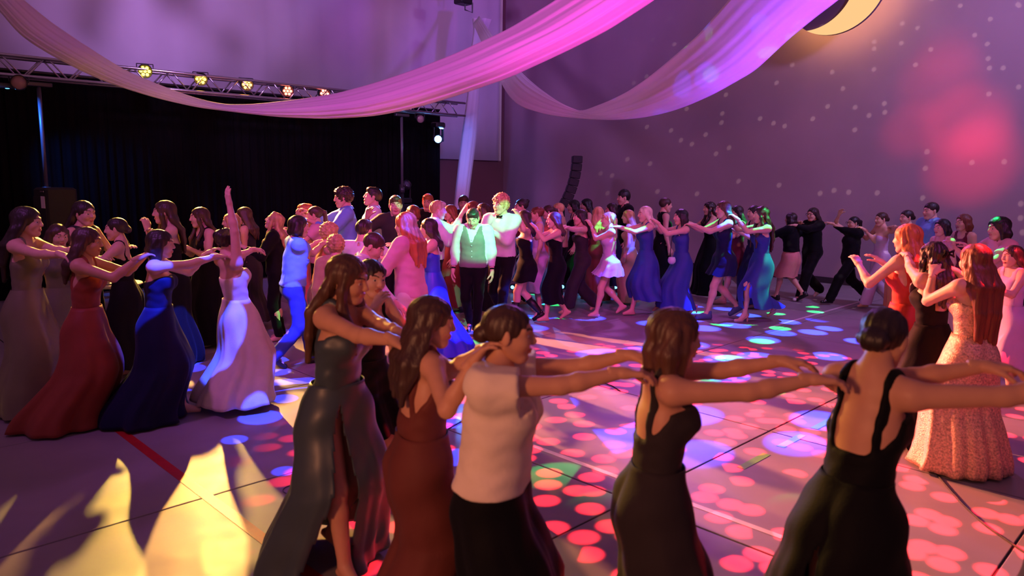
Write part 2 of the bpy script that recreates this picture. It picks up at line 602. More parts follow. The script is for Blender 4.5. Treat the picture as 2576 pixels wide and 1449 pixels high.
# ------------------------------------------------------------------ head and hand templates
def head_template(h, male=False):
    F = Field((-.135, -.105, -.15), (.14, .105, .135), h)
    w = 1.05 if male else 1.0
    F.ell((-.014, 0, .028), (.098, .076 * w, .085), k=0)
    F.ell((.022, 0, -.030), (.068, .060 * w, .084), k=.03)
    F.ell((.070, 0, -.094), (.020, .024 * w, .018), k=.03)
    for s in (-1, 1):
        F.cone((-.005, s * .054 * w, -.045), (.055, s * .022, -.096), .017, .018, k=.03)
        F.ell((.058, s * .036, -.026), (.030, .026, .028), k=.03)
        F.cone((.088, s * .012, .030), (.066, s * .050, .026), .008, .008, k=.02)
        F.ell((.098, s * .033, .008), (.016, .017, .011), k=.012, op='sub')
        F.ell((.0735, s * .032, .006), (.0135, .0145, .0125), k=.004)
        F.ell((-.006, s * .077 * w, -.006), (.019, .008, .032), R=rotz(s * .35), k=.006)
        F.ell((.100, s * .011, -.027), (.009, .007, .007), k=.008)
    F.cone((.090, 0, .016), (.108, 0, -.021), .008, .0115, k=.014)
    F.ell((.0915, 0, -.0535), (.0125, .024, .0065), k=.006)
    F.ell((.0895, 0, -.0655), (.0125, .020, .0075), k=.005)
    v, q = F.mesh()
    c = v[q].mean(1)
    mi = np.zeros(len(q), int)
    lips = (((c[:, 0] - .094) / .02) ** 2 + (c[:, 1] / .026) ** 2 + ((c[:, 2] + .0595) / .0135) ** 2) < 1
    mi[lips] = 1
    for s in (-1, 1):
        de = np.sqrt(((c[:, 1] - s * .032) / .0135) ** 2 + ((c[:, 2] - .0055) / .0060) ** 2)
        mi[(de < 1) & (c[:, 0] > .06)] = 2
        mi[(np.hypot(c[:, 1] - s * .0325, c[:, 2] - .0055) < .0062) & (de < 1.05) & (c[:, 0] > .06)] = 3
        t = np.clip((c[:, 1] * s - .014) / .036, 0, 1)
        br = np.abs(c[:, 2] - (.030 + .006 * np.sin(t * 2.6))) < .0042
        mi[br & (c[:, 1] * s > .012) & (c[:, 1] * s < .052) & (c[:, 0] > .05)] = 4
    return v, q, mi


def hand_template(h, curl, spread=6, thumb=35):
    """right-hand frame: fingers along +x, palm faces -z, thumb on +y; origin at the wrist"""
    F = Field((-.06, -.075, -.13), (.20, .105, .06), h)
    fin = [(.078, .030, .026, .068), (.084, .010, .029, .076), (.080, -.011, .027, .070), (.072, -.030, .022, .056)]
    F.cone((-.045, 0, 0), (.01, 0, 0), .0255, .0255, k=.0)
    for bx, by, r0, L in fin:
        F.cone((.005, by * .5, 0), (bx, by, .002), .016, .0125, k=.016)
    for bx, by, r0, L in fin:
        p = np.array([bx, by, .002])
        a = 0.0
        yaw = math.radians(by / .03 * spread)
        for i, f in enumerate((.46, .31, .23)):
            a += math.radians(curl * (0.8, 1.0, 0.7)[i])
            d = np.array([math.cos(a) * math.cos(yaw), math.cos(a) * math.sin(yaw), -math.sin(a)])
            p2 = p + d * L * 1.12 * f
            F.cone(p, p2, (.0098, .0088, .0080)[i], (.0088, .0080, .0068)[i], k=.004)
            p = p2
    t0 = np.array([.022, .022, -.006])
    a = math.radians(thumb)
    t1 = t0 + np.array([math.cos(a) * .040, math.sin(a) * .040, -.010])
    t2 = t1 + np.array([math.cos(a * .7) * .030, math.sin(a * .7) * .030, -.010 - .0004 * curl])
    t3 = t2 + np.array([math.cos(a * .4) * .024, math.sin(a * .4) * .024, -.008 - .0004 * curl])
    F.cone(t0, t1, .0145, .0120, k=.012)
    F.cone(t1, t2, .0112, .0098, k=.004)
    F.cone(t2, t3, .0098, .0078, k=.004)
    return F.mesh()


_TPL = {}


def tpl(kind, *a):
    if (kind,) + a not in _TPL:
        _TPL[(kind,) + a] = head_template(*a) if kind == 'head' else hand_template(*a)
    return _TPL[(kind,) + a]


def shoe_mesh(kind):
    if ('shoe', kind) in _TPL:
        return _TPL[('shoe', kind)]
    h = .007
    F = Field((-.11, -.07, -.02), (.21, .07, .16), h)
    if kind == 'heel':
        F.cone((.05, .0, .028), (.15, 0, .020), .030, .022, k=.02)
        F.cone((-.035, 0, .085), (.06, 0, .035), .026, .030, k=.02)
        F.cone((-.05, 0, .08), (-.055, 0, .006), .017, .010, k=.01)
        F.ell((.05, 0, .085), (.085, .028, .050), k=.012, op='sub')
    elif kind == 'sneaker':
        F.cone((-.05, 0, .030), (.145, 0, .026), .036, .036, k=.02)
        F.ell((.02, 0, .055), (.095, .040, .040), k=.02)
        F.cone((-.035, 0, .06), (-.03, 0, .105), .040, .042, k=.02)
        F.ell((-.03, 0, .135), (.034, .032, .045), k=.006, op='sub')
    else:                                                # dress shoe
        F.cone((-.05, 0, .026), (.16, 0, .020), .033, .030, k=.02)
        F.ell((.03, 0, .045), (.09, .036, .036), k=.02)
        F.cone((-.04, 0, .05), (-.035, 0, .085), .036, .038, k=.02)
        F.ell((-.033, 0, .115), (.030, .028, .040), k=.006, op='sub')
    F.D = np.maximum(F.D, (0.0 - F.ax[2])[None, None, :])
    _TPL[('shoe', kind)] = F.mesh()
    return _TPL[('shoe', kind)]

# ------------------------------------------------------------------ people
def unit(v):
    return v / (np.linalg.norm(v) + 1e-9)


def two_bone(S, T, l1, l2, pole):
    d = T - S
    L = np.linalg.norm(d)
    mx = (l1 + l2) * .995
    if L > mx:
        T = S + d / L * mx; L = mx
    L = max(L, abs(l1 - l2) + .02)
    u = unit(d)
    a = (l1 * l1 - l2 * l2 + L * L) / (2 * L)
    hgt = math.sqrt(max(l1 * l1 - a * a, 0))
    pv = pole - u * (pole @ u)
    return S + u * a + unit(pv) * hgt, S + u * L


class Fig:
    """pose of one person in local coordinates: +x the way they face, +y their left, z up"""

    def __init__(s, p):
        s.p = p
        g = p.get
        s.s = sc = p['h'] / 1.70
        s.male = g('male', False)
        s.yaw = math.radians(p['yaw'])
        st = g('stride', 0.0)
        s.drop = g('drop', 0.0) + 0.10 * st * st + 0.012
        s.pel = np.array([0, 0, .93 * sc - s.drop])
        s.M = rotz(math.radians(g('twist', 0))) @ roty(math.radians(g('lean', 3))) @ rotx(math.radians(g('side', 0)))
        hy, hp, hr = g('head', (0, 4, 0))
        s.Mh = rotz(math.radians(g('twist', 0) * .8 + hy)) @ roty(math.radians(g('lean', 3) * .35 + hp)) @ rotx(math.radians(hr))
        sw = .190 if s.male else .160
        s.sw = sw
        s.sh = {1: s.T(-.008, sw, 1.400), -1: s.T(-.008, -sw, 1.400)}
        s.hc = s.T(-.006, 0, 1.50) + s.Mh @ np.array([.022, 0, .088]) * sc
        s.top = s.T(0, 0, 1.425)
        pos = p['pos']
        s.W = np.eye(4); s.W[:3, :3] = rotz(s.yaw); s.W[:3, 3] = (pos[0], pos[1], 0)

    def T(s, x, y, z):
        return s.pel + s.M @ (np.array([x, y, z - .93]) * s.s)

    def world(s, v):
        return s.W[:3, :3] @ v + s.W[:3, 3]

    def local(s, v):
        return s.W[:3, :3].T @ (np.asarray(v) - s.W[:3, 3])

    def limbs(s, figs):
        sc, p = s.s, s.p
        s.arm = {}
        for sd in (1, -1):
            a = p.get('armL' if sd == 1 else 'armR', p.get('arms', 'down'))
            S = s.sh[sd]
            curl, uph, pole, flex = 18, None, np.array([-.35, sd * .55, -1.0]), 0.0
            if isinstance(a, tuple) and a[0] == 'on':            # hand on somebody's shoulder
                f = figs[a[1]]
                k = a[2] if len(a) > 2 else 0
                cand = [f.world(f.T(-.035, x * (f.sw - .035), 1.452)) for x in (1, -1)]
                cand = [s.local(c) for c in cand]
                cand.sort(key=lambda c: c[1] * sd, reverse=True)
                t = cand[0] if k == 0 else cand[1]
                t = t + np.array([0, 0, .022])
                d = t - S
                t = t - unit(np.array([d[0], d[1], 0])) * .085
                uph = np.array([0, 0, 1.]); curl = 26; flex = .25
                if len(a) > 3:
                    pole = np.array(a[3], float)
            elif isinstance(a, tuple) and a[0] == 'at':          # wrist at a point given relative to the shoulder
                t = S + rotz(math.radians(p.get('twist', 0))) @ (np.array(a[1], float) * sc)
                curl = a[2] if len(a) > 2 else 15
                uph = np.array(a[3], float) if len(a) > 3 and a[3] is not None else None
                if len(a) > 4:
                    pole = np.array(a[4], float)
            else:
                t = S + np.array([.05, sd * .07, -.52]) * sc
                pole = np.array([-1., sd * .3, 0])
                uph = np.array([0, sd * 1.0, 0]); curl = 24
            E, Wr = two_bone(S, t, .285 * sc, .250 * sc, pole)
            s.arm[sd] = (S, E, Wr, curl, uph, flex)
        s.leg = {}
        st = p.get('stride', 0.0)
        sg = 1 if st >= 0 else -1
        st = abs(st)
        lg = p.get('legs')
        for sd in (1, -1):
            front = sd == sg
            H = s.pel + np.array([0, sd * (.088 if not s.male else .09), -.02]) * sc
            if lg and sd in lg:
                x, y, z, fp = lg[sd]
            elif st == 0:
                x, y, z, fp = 0.0, sd * .085, .0, 0.0
            elif front:
                x, y, z, fp = st * .52, sd * .06, .0, -.05
            else:
                x, y, z, fp = -st * .52, sd * .06, .10 * min(1, st / .5), .55
            hz = p.get('heel', 0.0)
            ank = np.array([x - .02, y, .085 * sc + z + hz])
            K, A = two_bone(H, ank, .422 * sc, .402 * sc, np.array([1., sd * .12, 0]))
            s.leg[sd] = (H, K, A, fp + (.45 if hz > .02 else 0), sd * .12)
        return s

    # --- solids
    def torso(s):
        sc, M, T = s.s, s.M, s.T
        P = []
        e = lambda c, r, k=.05, R=M: P.append(('e', T(*c), np.array(r) * sc, R, k * sc))
        w = s.p.get('wide', 1.0)
        if s.male:
            P.append(('e', s.pel + np.array([0, 0, .0]), np.array([.115, .158, .115]) * sc, None, .05))
            e((0, 0, 1.06), (.105, .140, .13)); e((.0, 0, 1.24), (.118, .165, .17)); e((.035, 0, 1.30), (.085, .135, .085))
            sw, dr = .172, .058
        else:
            P.append(('e', s.pel + np.array([0, 0, -.005]), np.array([.104, .160 * w, .115]) * sc, None, .05))
            for sd in (1, -1):
                P.append(('e', s.pel + np.array([-.045, sd * .066, -.035]) * sc, np.array([.078, .080, .090]) * sc, None, .05))
            e((0, 0, 1.075), (.090 * w, .120 * w, .13)); e((.0, 0, 1.235), (.100, .138 * w, .16))
            for sd in (1, -1):
                e((.072, sd * .066, 1.255), (.062, .064, .066), .04)
            sw, dr = .142, .048
        for sd in (1, -1):
            P.append(('c', T(-.015, sd * .03, 1.385), T(-.008, sd * (sw - .005), 1.395), .062 * sc, .050 * sc, .05))
            P.append(('c', T(-.02, sd * .015, 1.47), T(-.012, sd * (sw - .03), 1.412), .038 * sc, .034 * sc, .05))
        return P

    def neck(s):
        r = .062 if s.male else .050
        return [('c', s.T(-.014, 0, 1.40), s.hc + s.Mh @ np.array([-.018, 0, -.03]) * s.s, r * s.s * 1.1, r * s.s, .03)]

    def arm_prims(s, sd, g=1.0):
        S, E, Wr = s.arm[sd][:3]
        k = s.s * (1.16 if s.male else 1.0) * s.p.get('armw', 1.0)
        fm = E + (Wr - E) * .3
        return [('c', S, E, .050 * k * g, .037 * k * g, .04), ('c', E, fm, .036 * k * g, .037 * k * g, .02), ('c', fm, Wr, .037 * k * g, .0245 * k * g, .02)]

    def leg_prims(s, sd):
        H, K, A, fp, tw = s.leg[sd]
        k = s.s * (1.02 if s.male else 1.0)
        back = unit(np.cross(np.cross(A - K, np.array([1., 0, 0])), A - K) * -1)
        cm = K + (A - K) * .28 + np.array([-.014, 0, 0])
        fx = rotz(tw) @ roty(fp)
        toe = A + fx @ np.array([.13, 0, -.055]) * s.s
        heel = A + fx @ np.array([-.045, 0, -.045]) * s.s
        return [('c', H, K, .086 * k, .054 * k, .05), ('c', K, cm, .052 * k, .052 * k, .03), ('c', cm, A, .052 * k, .033 * k, .03),
                ('c', A, toe, .034 * k, .022 * k, .02), ('c', heel, toe, .026 * k, .022 * k, .02)]


def merge_parts(parts):
    V, Q, MI, n = [], [], [], 0
    for v, q, mi in parts:
        V.append(v); Q.append(q + n); MI.append(np.full(len(q), mi) if np.isscalar(mi) else mi)
        n += len(v)
    return np.concatenate(V), np.concatenate(Q), np.concatenate(MI)


def build_body(f, res):
    prims = f.torso() + f.neck()
    for sd in (1, -1):
        prims += f.arm_prims(sd) + f.leg_prims(sd)
    lo, hi = bounds(prims, .03)
    F = Field(lo, hi, res)
    F.put(prims)
    v, q = F.mesh()
    parts = [(v, q, 0)]
    near = res < .0115
    hv, hq, hm = tpl('head', .0040 if near else (.0060 if res < .015 else .0085), f.male)
    hv = (hv * (f.s * .97 + .03)) @ f.Mh.T + f.hc
    parts.append((hv, hq, hm))
    for sd in (1, -1):
        S, E, Wr, curl, uph, flex = f.arm[sd]
        tv, tq = tpl('hand', .0045 if near else (.0068 if res < .015 else .0082), int(curl))
        tv = tv * f.s * (1.08 if f.male else 1.0)
        if sd == 1:                                       # left hand: mirror so the thumb points inward
            tv = tv * np.array([1, -1, 1]); tq = tq[:, ::-1]
        X = unit(Wr - E)
        up = uph if uph is not None else np.array([0, 0, 1.])
        if abs(up @ X) > .95:
            up = np.array([-1., 0, .2])
        Y = unit(np.cross(up, X)); Z = np.cross(X, Y)
        R = np.stack([X, Y, Z], 1) @ roty(flex)
        parts.append((tv @ R.T + Wr, tq, 0))
    return merge_parts(parts)


def tcoords(f, F):
    """canonical torso coordinates of the grid points"""
    g = [F.ax[0][:, None, None] - f.pel[0], F.ax[1][None, :, None] - f.pel[1], F.ax[2][None, None, :] - f.pel[2]]
    q = [(g[0] * f.M[0, i] + g[1] * f.M[1, i] + g[2] * f.M[2, i]) / f.s for i in range(3)]
    return q[0], q[1], q[2] + .93


def garment(f, res, top='strapless', ease=.008, bottom=.96, sleeve=0.0, loose=0.0, wr=.004, seed=0, back=None):
    """bodice, tee or shirt: the body's own form let out, cut at neckline, hem and sleeve"""
    prims = f.torso()
    grow = ease + loose
    arms = []
    if sleeve > 0:
        for sd in (1, -1):
            A = f.arm_prims(sd)
            S, E, Wr = f.arm[sd][:3]
            m = A[0]
            if sleeve <= 1:
                e = S + (E - S) * sleeve
                arms.append(('c', m[1], e, m[3] + .012 + loose, (m[3] + (m[4] - m[3]) * sleeve) + .016 + loose, .05))
            else:
                arms.append(('c', m[1], E, m[3] + .012 + loose, m[4] + .014 + loose, .05))
                e = E + (Wr - E) * (sleeve - 1)
                arms.append(('c', E, e, A[1][3] + .014 + loose, .030 + loose * .6, .03))
    allp = prims + arms
    lo, hi = bounds(allp, grow + .04)
    lo[2] = max(lo[2], f.T(0, 0, bottom)[2] - .10)
    F = Field(lo, hi, res)
    F.put(prims, grow)
    if loose > 0.004:                                     # hangs straight from chest to hem
        for sd in (-1, 1):
            F.cone(f.T(0, sd * .045, 1.24), f.pel + np.array([0, sd * .055, .02]), .105 * f.s + grow * .4, .112 * f.s + grow * .4, k=.05)
    if sleeve > 0:
        for a in arms:
            F.cone(a[1], a[2], a[3], a[4], k=a[5])
            e = a[2] - a[1]
        for sd in (1, -1):                                # square off the cuffs
            S, E, Wr = f.arm[sd][:3]
            c, d = (S + (E - S) * sleeve, unit(E - S)) if sleeve <= 1 else (E + (Wr - E) * (sleeve - 1), unit(Wr - E))
            sl, g = F.region(c - .13, c + .13)
            if sl:
                dd = (g[0] - c[0]) * d[0] + (g[1] - c[1]) * d[1] + (g[2] - c[2]) * d[2]
                rr = np.sqrt((g[0] - c[0]) ** 2 + (g[1] - c[1]) ** 2 + (g[2] - c[2]) ** 2)
                F.D[sl] = np.where(rr < .115, np.maximum(F.D[sl], dd), F.D[sl])
    tx, ty, tz = tcoords(f, F)
    ay = np.abs(ty)
    if top in ('strapless', 'straps', 'oneshoulder', 'cowl'):
        front = np.clip(tx / .08, -1, 1)
        zt = 1.285 + .028 * front + (.0 if back is None else np.minimum(front, 0) * back) + .10 * np.clip(ay - .075, 0, .04) * (front > 0)
        if top == 'cowl':
            zt = zt + .10 * (ay - .05) * (front > 0)
        cut = tz - zt
        w = max(.011, res * .9)
        if top in ('straps', 'cowl'):
            cut = np.minimum(cut, np.maximum(np.abs(ay - .088) - w, tz - 1.60))
        if top == 'oneshoulder':
            cut = np.minimum(cut, np.maximum(.03 - ty, tz - 1.60))
    elif top == 'vneck':
        cut = np.maximum(tz - 1.475, np.where(tx > 0, (tz - (1.27 + 2.4 * ay)) * .4, -1.0))
        cut = np.maximum(cut, np.maximum(.062 - np.hypot(ty, tx + .012) - np.clip(1.40 - tz, 0, 1) * 2, tz - 1.49))
    elif top == 'tank':
        cut = np.maximum(tz - 1.475, np.maximum(.075 - np.hypot(ty, (tx - .01)) - np.clip(1.37 - tz, 0, 1) * 2, ay - .128 - np.clip(1.34 - tz, 0, 1) * 2))
    else:
        nk = .066 if top == 'tee' else .056
        if s_male(f):
            nk += .012
        cut = np.maximum(tz - (1.475 if top == 'tee' else 1.50), nk - np.hypot(ty, tx + .012) - np.clip(1.40 - tz, 0, 1) * 2)
    F.D = np.maximum(F.D, (cut * f.s).astype(np.float32))
    gz = F.ax[2][None, None, :]
    F.D = np.maximum(F.D, (f.pel[2] + (bottom - .93) * f.s - gz).astype(np.float32) + 0 * F.D)
    v, q = F.mesh()
    if wr and len(v):
        v = v + vnormals(v, q) * (wr * wob(v * np.array([1, 1, 1.6]), 26, seed)[:, None])
    return v, q


def s_male(f):
    return f.male


def skirt(f, res, z0=1.045, hem=.03, ease=.012, flare=.10, folds=9, famp=.10, sway=(0, 0), slit=None, cling=False, seed=0.0, nt=None, nz=None, tier=0.0):
    """draped skirt: rings that clear hips and legs, then fall with folds"""
    nt = nt or (128 if res < .0115 else (88 if res < .015 else 60))
    nz = nz or (52 if res < .0115 else (34 if res < .015 else 22))
    sc = f.s
    Z0 = f.pel[2] + (z0 - .93) * sc
    Z1 = hem
    th = np.arange(nt) * 2 * math.pi / nt
    u = np.stack([np.cos(th), np.sin(th)], 1)
    P = [e for e in f.torso() if e[0] == 'e'][:4]
    legs = [f.leg_prims(1), f.leg_prims(-1)]
    zs = Z0 + (Z1 - Z0) * np.linspace(0, 1, nz)
    hull = np.zeros((nz, nt)); ctr = np.zeros((nz, 2))
    for i, z in enumerate(zs):
        cir = []
        for e in P:
            c, r = e[1], e[2]
            t = (z - c[2]) / r[2]
            if abs(t) < 1:
                q = math.sqrt(1 - t * t)
                cir.append((c[:2], r[0] * q, r[1] * q))
        for L in legs:
            for c in L:
                a, b = c[1], c[2]
                t = min(1, max(0, (z - a[2]) / (b[2] - a[2] + 1e-9)))
                pt = a + (b - a) * t
                r = c[3] + (c[4] - c[3]) * t
                dz_ = abs(z - pt[2])
                if dz_ < r:
                    r = math.sqrt(r * r - dz_ * dz_)
                    cir.append((pt[:2], r, r))
        if not cir:
            cir = [(f.pel[:2], .08, .08)]
        if z > f.pel[2] - .12 * sc:
            cc = f.pel[:2] + (z - f.pel[2]) * np.array([f.M[0, 2], f.M[1, 2]]) * .9
        else:
            pts = [c[0] for c in cir]
            cc = .5 * (np.min(pts, 0) + np.max(pts, 0))
        ctr[i] = cc
        hh = np.full(nt, .03)
        for c, rx, ry in cir:
            sup = np.sqrt((rx * u[:, 0]) ** 2 + (ry * u[:, 1]) ** 2)
            hh = np.maximum(hh, (c - cc) @ u.T + sup)
        hull[i] = hh + ease + .016 * math.exp(-((z - f.pel[2] + .02 * sc) / (.11 * sc)) ** 2)
    # let the cloth hang: radii only grow downwards by the flare, or cling with slow change
    hipi = int(np.argmin(np.abs(zs - (f.pel[2] - .03 * sc))))
    R = hull.copy(); Cc = ctr.copy()
    for i in range(1, nz):
        dz = zs[i - 1] - zs[i]
        Cc[i] = Cc[i - 1] + np.clip(ctr[i] - Cc[i - 1], -.35 * dz, .35 * dz) if i > hipi else ctr[i]
        sh = (ctr[i] - Cc[i]) @ u.T
        if i > hipi:
            lowb = R[i - 1] * (1.0 if not cling else 1 - .42 * dz) + (flare * dz if not cling else -.10 * dz)
            R[i] = np.maximum(hull[i] + sh, lowb)
    for _ in range(3):
        R = (np.roll(R, 1, 1) + 2 * R + np.roll(R, -1, 1)) / 4
    for _ in range(nz // 6):
        R[1:-1] = (R[:-2] + 2 * R[1:-1] + R[2:]) / 4
        Cc[1:-1] = (Cc[:-2] + 2 * Cc[1:-1] + Cc[2:]) / 4
    ph = seed * 1.7
    V = np.zeros((nz, nt, 3))
    for i in range(nz):
        t = max(0., (i - hipi * .8) / (nz - 1 - hipi * .8))
        a = famp * t ** 1.1
        n2 = int(folds * 1.6) + 1
        tw = .5 * t
        rip = .55 * np.sin(folds * th + ph + tw + .6 * np.sin(2 * th + ph)) + .3 * np.sin(n2 * th + 2.2 * ph - tw) + .15 * np.sin((folds * 2 + 3) * th + ph)
        r = R[i] * (1 + a * (rip + .35)) + (.004 * np.sin(3 * th + i * .55 + ph) if t < .5 else 0)
        if tier:
            r = r + tier * (i % 4 == 0)
        off = np.array(sway) * t ** 1.6
        V[i, :, :2] = Cc[i] + off + u * r[:, None]
        V[i, :, 2] = zs[i] + (.012 * np.sin(folds * th + ph) * t if hem > .05 else 0)
    ii, jj = np.meshgrid(np.arange(nz - 1), np.arange(nt), indexing='ij')
    a = ii * nt + jj; b = ii * nt + (jj + 1) % nt
    keep = np.ones(a.shape, bool)
    if slit:
        for (tc, hw, zs0) in slit:
            tz = np.clip((zs0 - zs[:-1]) / (zs0 - Z1), 0, 1)[:, None]
            dth = np.abs((th[None, :] + math.pi / nt - math.radians(tc) + math.pi) % (2 * math.pi) - math.pi)
            keep &= ~((tz > 0) & (dth < math.radians(hw) * tz ** .6))
    q = np.stack([a, a + nt, b + nt, b], -1)[keep].reshape(-1, 4)
    return V.reshape(-1, 3), q


def trousers(f, res, wide=.0, top=1.06, cuff=.06, seed=0, shorts=None):
    sc = f.s
    P = [e for e in f.torso() if e[0] == 'e'][:4]
    L = []
    for sd in (1, -1):
        H, K, A, fp, tw = f.leg[sd]
        L.append(('c', H, K, .094 * sc + wide * .3, .066 * sc + wide * .7, .05))
        if shorts is None:
            L.append(('c', K, A + np.array([0, 0, -.02]), .066 * sc + wide * .7, .055 * sc + wide, .03))
        else:
            L[-1] = ('c', H, H + (K - H) * shorts, .096 * sc + wide * .3, .092 * sc + wide * .7, .05)
    lo, hi = bounds(P + L, .03)
    F = Field(lo, hi, res)
    F.put(P, .012); F.put(L)
    zc = F.ax[2][None, None, :]
    F.D = np.maximum(F.D, (zc - (f.pel[2] + (top - .93) * sc)).astype(np.float32))
    F.D = np.maximum(F.D, (cuff - zc).astype(np.float32))
    v, q = F.mesh()
    v = v + vnormals(v, q) * (.005 * wob(v * np.array([1, 1, 1.3]), 22, seed)[:, None])
    return v, q


def build_hair(f, res, style, length=.3, vol=1.0, seed=0.0):
    sc, R = f.s * .97 + .03, f.Mh
    H = lambda x, y, z: f.hc + R @ (np.array([x, y, z]) * sc)
    B = lambda y, z, x=-.118: f.T(x, y, z)
    P, late, bumps = [], [], .0025
    cap = ('e', H(-.015, 0, .030), np.array([.108, .087, .093]) * sc * (1 if vol <= 1 else 1 + (vol - 1) * .4), R, .0)
    sub = [(H(.104, 0, -.036), np.array([.074, .060, .104]) * sc)]
    extra = []
    def chain(pts, rad, k=.018):
        for i in range(len(pts) - 1):
            P.append(('c', pts[i], pts[i + 1], rad[i] * sc, rad[i + 1] * sc, k))
    if style in ('long', 'longfront', 'wavy', 'halfup'):
        zend = 1.47 - length
        for i, y in enumerate((-.075, -.04, 0, .04, .075)):
            j = (i * 37 % 5 - 2) * .012
            pts = [H(-.085 + abs(y) * .5, y * .8, .03), H(-.098 + abs(y) * .4, y * 1.1, -.07), B(y * 1.25, 1.40, -.118)]
            rad = [.026, .030 * vol, .030 * vol]
            for t in (.5, 1.0):
                z = 1.40 + (zend + j - 1.40) * t
                if zend < 1.38:
                    pts.append(B(y * (1.25 - .15 * t), z, -.128 if z > 1.1 else -.118)); rad.append((.029 - .014 * t) * vol)
            chain(pts, rad)
        for sd in (1, -1):
            if style == 'halfup':
                chain([H(-.02, sd * .080, .03), H(-.06, sd * .082, -.06), B(sd * .09, 1.38)], [.016, .022, .024])
            elif style == 'longfront' or (style == 'wavy'):
                chain([H(.03, sd * .072, .055), H(.02, sd * .086, -.04), f.T(.045, sd * .088, 1.44), f.T(.115, sd * .085, 1.33), f.T(.135, sd * .075, max(1.10, zend + .05))],
                      [.018, .024 * vol, .026 * vol, .024 * vol, .010])
            else:
                chain([H(.015, sd * .076, .05), H(-.02, sd * .088, -.05), B(sd * .115, 1.40, -.075), B(sd * .10, max(1.25, zend + .05), -.115)],
                      [.019, .026 * vol, .028 * vol, .014])
        if style == 'wavy':
            bumps = .008
        if style == 'halfup':
            P.append(('e', H(-.10, 0, .045), np.array([.03, .035, .03]) * sc, R, .012))
    elif style == 'bob':
        for i, y in enumerate((-.08, -.045, 0, .045, .08)):
            chain([H(-.07 + abs(y) * .5, y, .03), H(-.088 + abs(y) * .55, y * 1.15, -.06), H(-.078 + abs(y) * .55, y * 1.2, -.06 - length)], [.030, .034 * vol, .024 * vol])
        for sd in (1, -1):
            chain([H(.02, sd * .076, .05), H(.008, sd * .090, -.04), H(.012, sd * .088, -.06 - length)], [.019, .026 * vol, .018])
    elif style in ('bun', 'lowbun', 'pony', 'updo'):
        cap = ('e', H(-.016, 0, .030), np.array([.105, .083, .091]) * sc, R, .0)
        extra = [(H(-.01, 0, -.115), np.array([.08, .12, .085]) * sc)]
        if style == 'bun':
            P.append(('e', H(-.105, 0, .075), np.array([.042, .046, .042]) * sc * vol, R, .01))
        elif style == 'lowbun':
            P.append(('e', H(-.112, 0, -.012), np.array([.038, .052, .040]) * sc * vol, R, .01))
        elif style == 'updo':
            P.append(('e', H(-.085, 0, .045), np.array([.052, .068, .062]) * sc * vol, R, .02)); bumps = .006
        else:
            chain([H(-.10, 0, .05), H(-.145, 0, .02), H(-.145, 0, -.10), B(0, 1.47 - length, -.15)], [.020, .028 * vol, .032 * vol, .010])
    elif style in ('short', 'curly', 'crop', 'fringe'):
        up = {'short': .100, 'curly': .112, 'crop': .092, 'fringe': .104}[style] * (vol if vol > 1 else 1)
        cap = ('e', H(-.016, 0, .034), np.array([.106 + (.012 if style == 'curly' else 0), .084 + (.012 if style == 'curly' else 0), up]) * sc, R, .0)
        sub = [(H(.108, 0, -.045), np.array([.074, .068, .108 if style != 'fringe' else .088]) * sc)]
        extra = [(H(.02, 0, -.125), np.array([.115, .14, .095]) * sc)]
        if style in ('short', 'curly'):
            late.append(('e', H(.040, 0, .088), np.array([.056, .070, .036]) * sc, R, .02))
            if style == 'curly':
                late += [('e', H(.062, y_, .070), np.array([.030, .034, .026]) * sc, R, .015) for y_ in (-.035, .02)]
        bumps = {'short': .004, 'curly': .012, 'crop': .001, 'fringe': .003}[style]
    allp = [cap] + P
    lo, hi = bounds(allp, .03)
    F = Field(lo, hi, res)
    F.put([cap])
    for c, r in extra:
        F.ell(c, r, R, k=.01, op='sub')
    F.put(P)
    for c, r in sub:
        F.ell(c, r, R, k=.012, op='sub')
    F.put(late)
    v, q = F.mesh()
    if len(v):
        n = vnormals(v, q)
        L = (v - f.hc) @ R
        ang = np.arctan2(L[:, 1], -L[:, 0] + .0)
        if style in ('curly', 'wavy', 'updo'):
            d = bumps * (wob(v, 95, seed) + .5 * wob(v, 190, seed + 1)) if style == 'curly' else bumps * (wob(v * np.array([1, 1, .6]), 60, seed) + .5 * np.sin(ang * 22 + v[:, 2] * 30))
        else:
            d = bumps * (np.sin(ang * 17 + 2 * np.sin(v[:, 2] * 9 + seed)) * .6 + .6 * np.sin(L[:, 1] * 260 + 3 * np.sin(v[:, 2] * 7 + seed)))
        v = v + n * d[:, None]
    return v, q


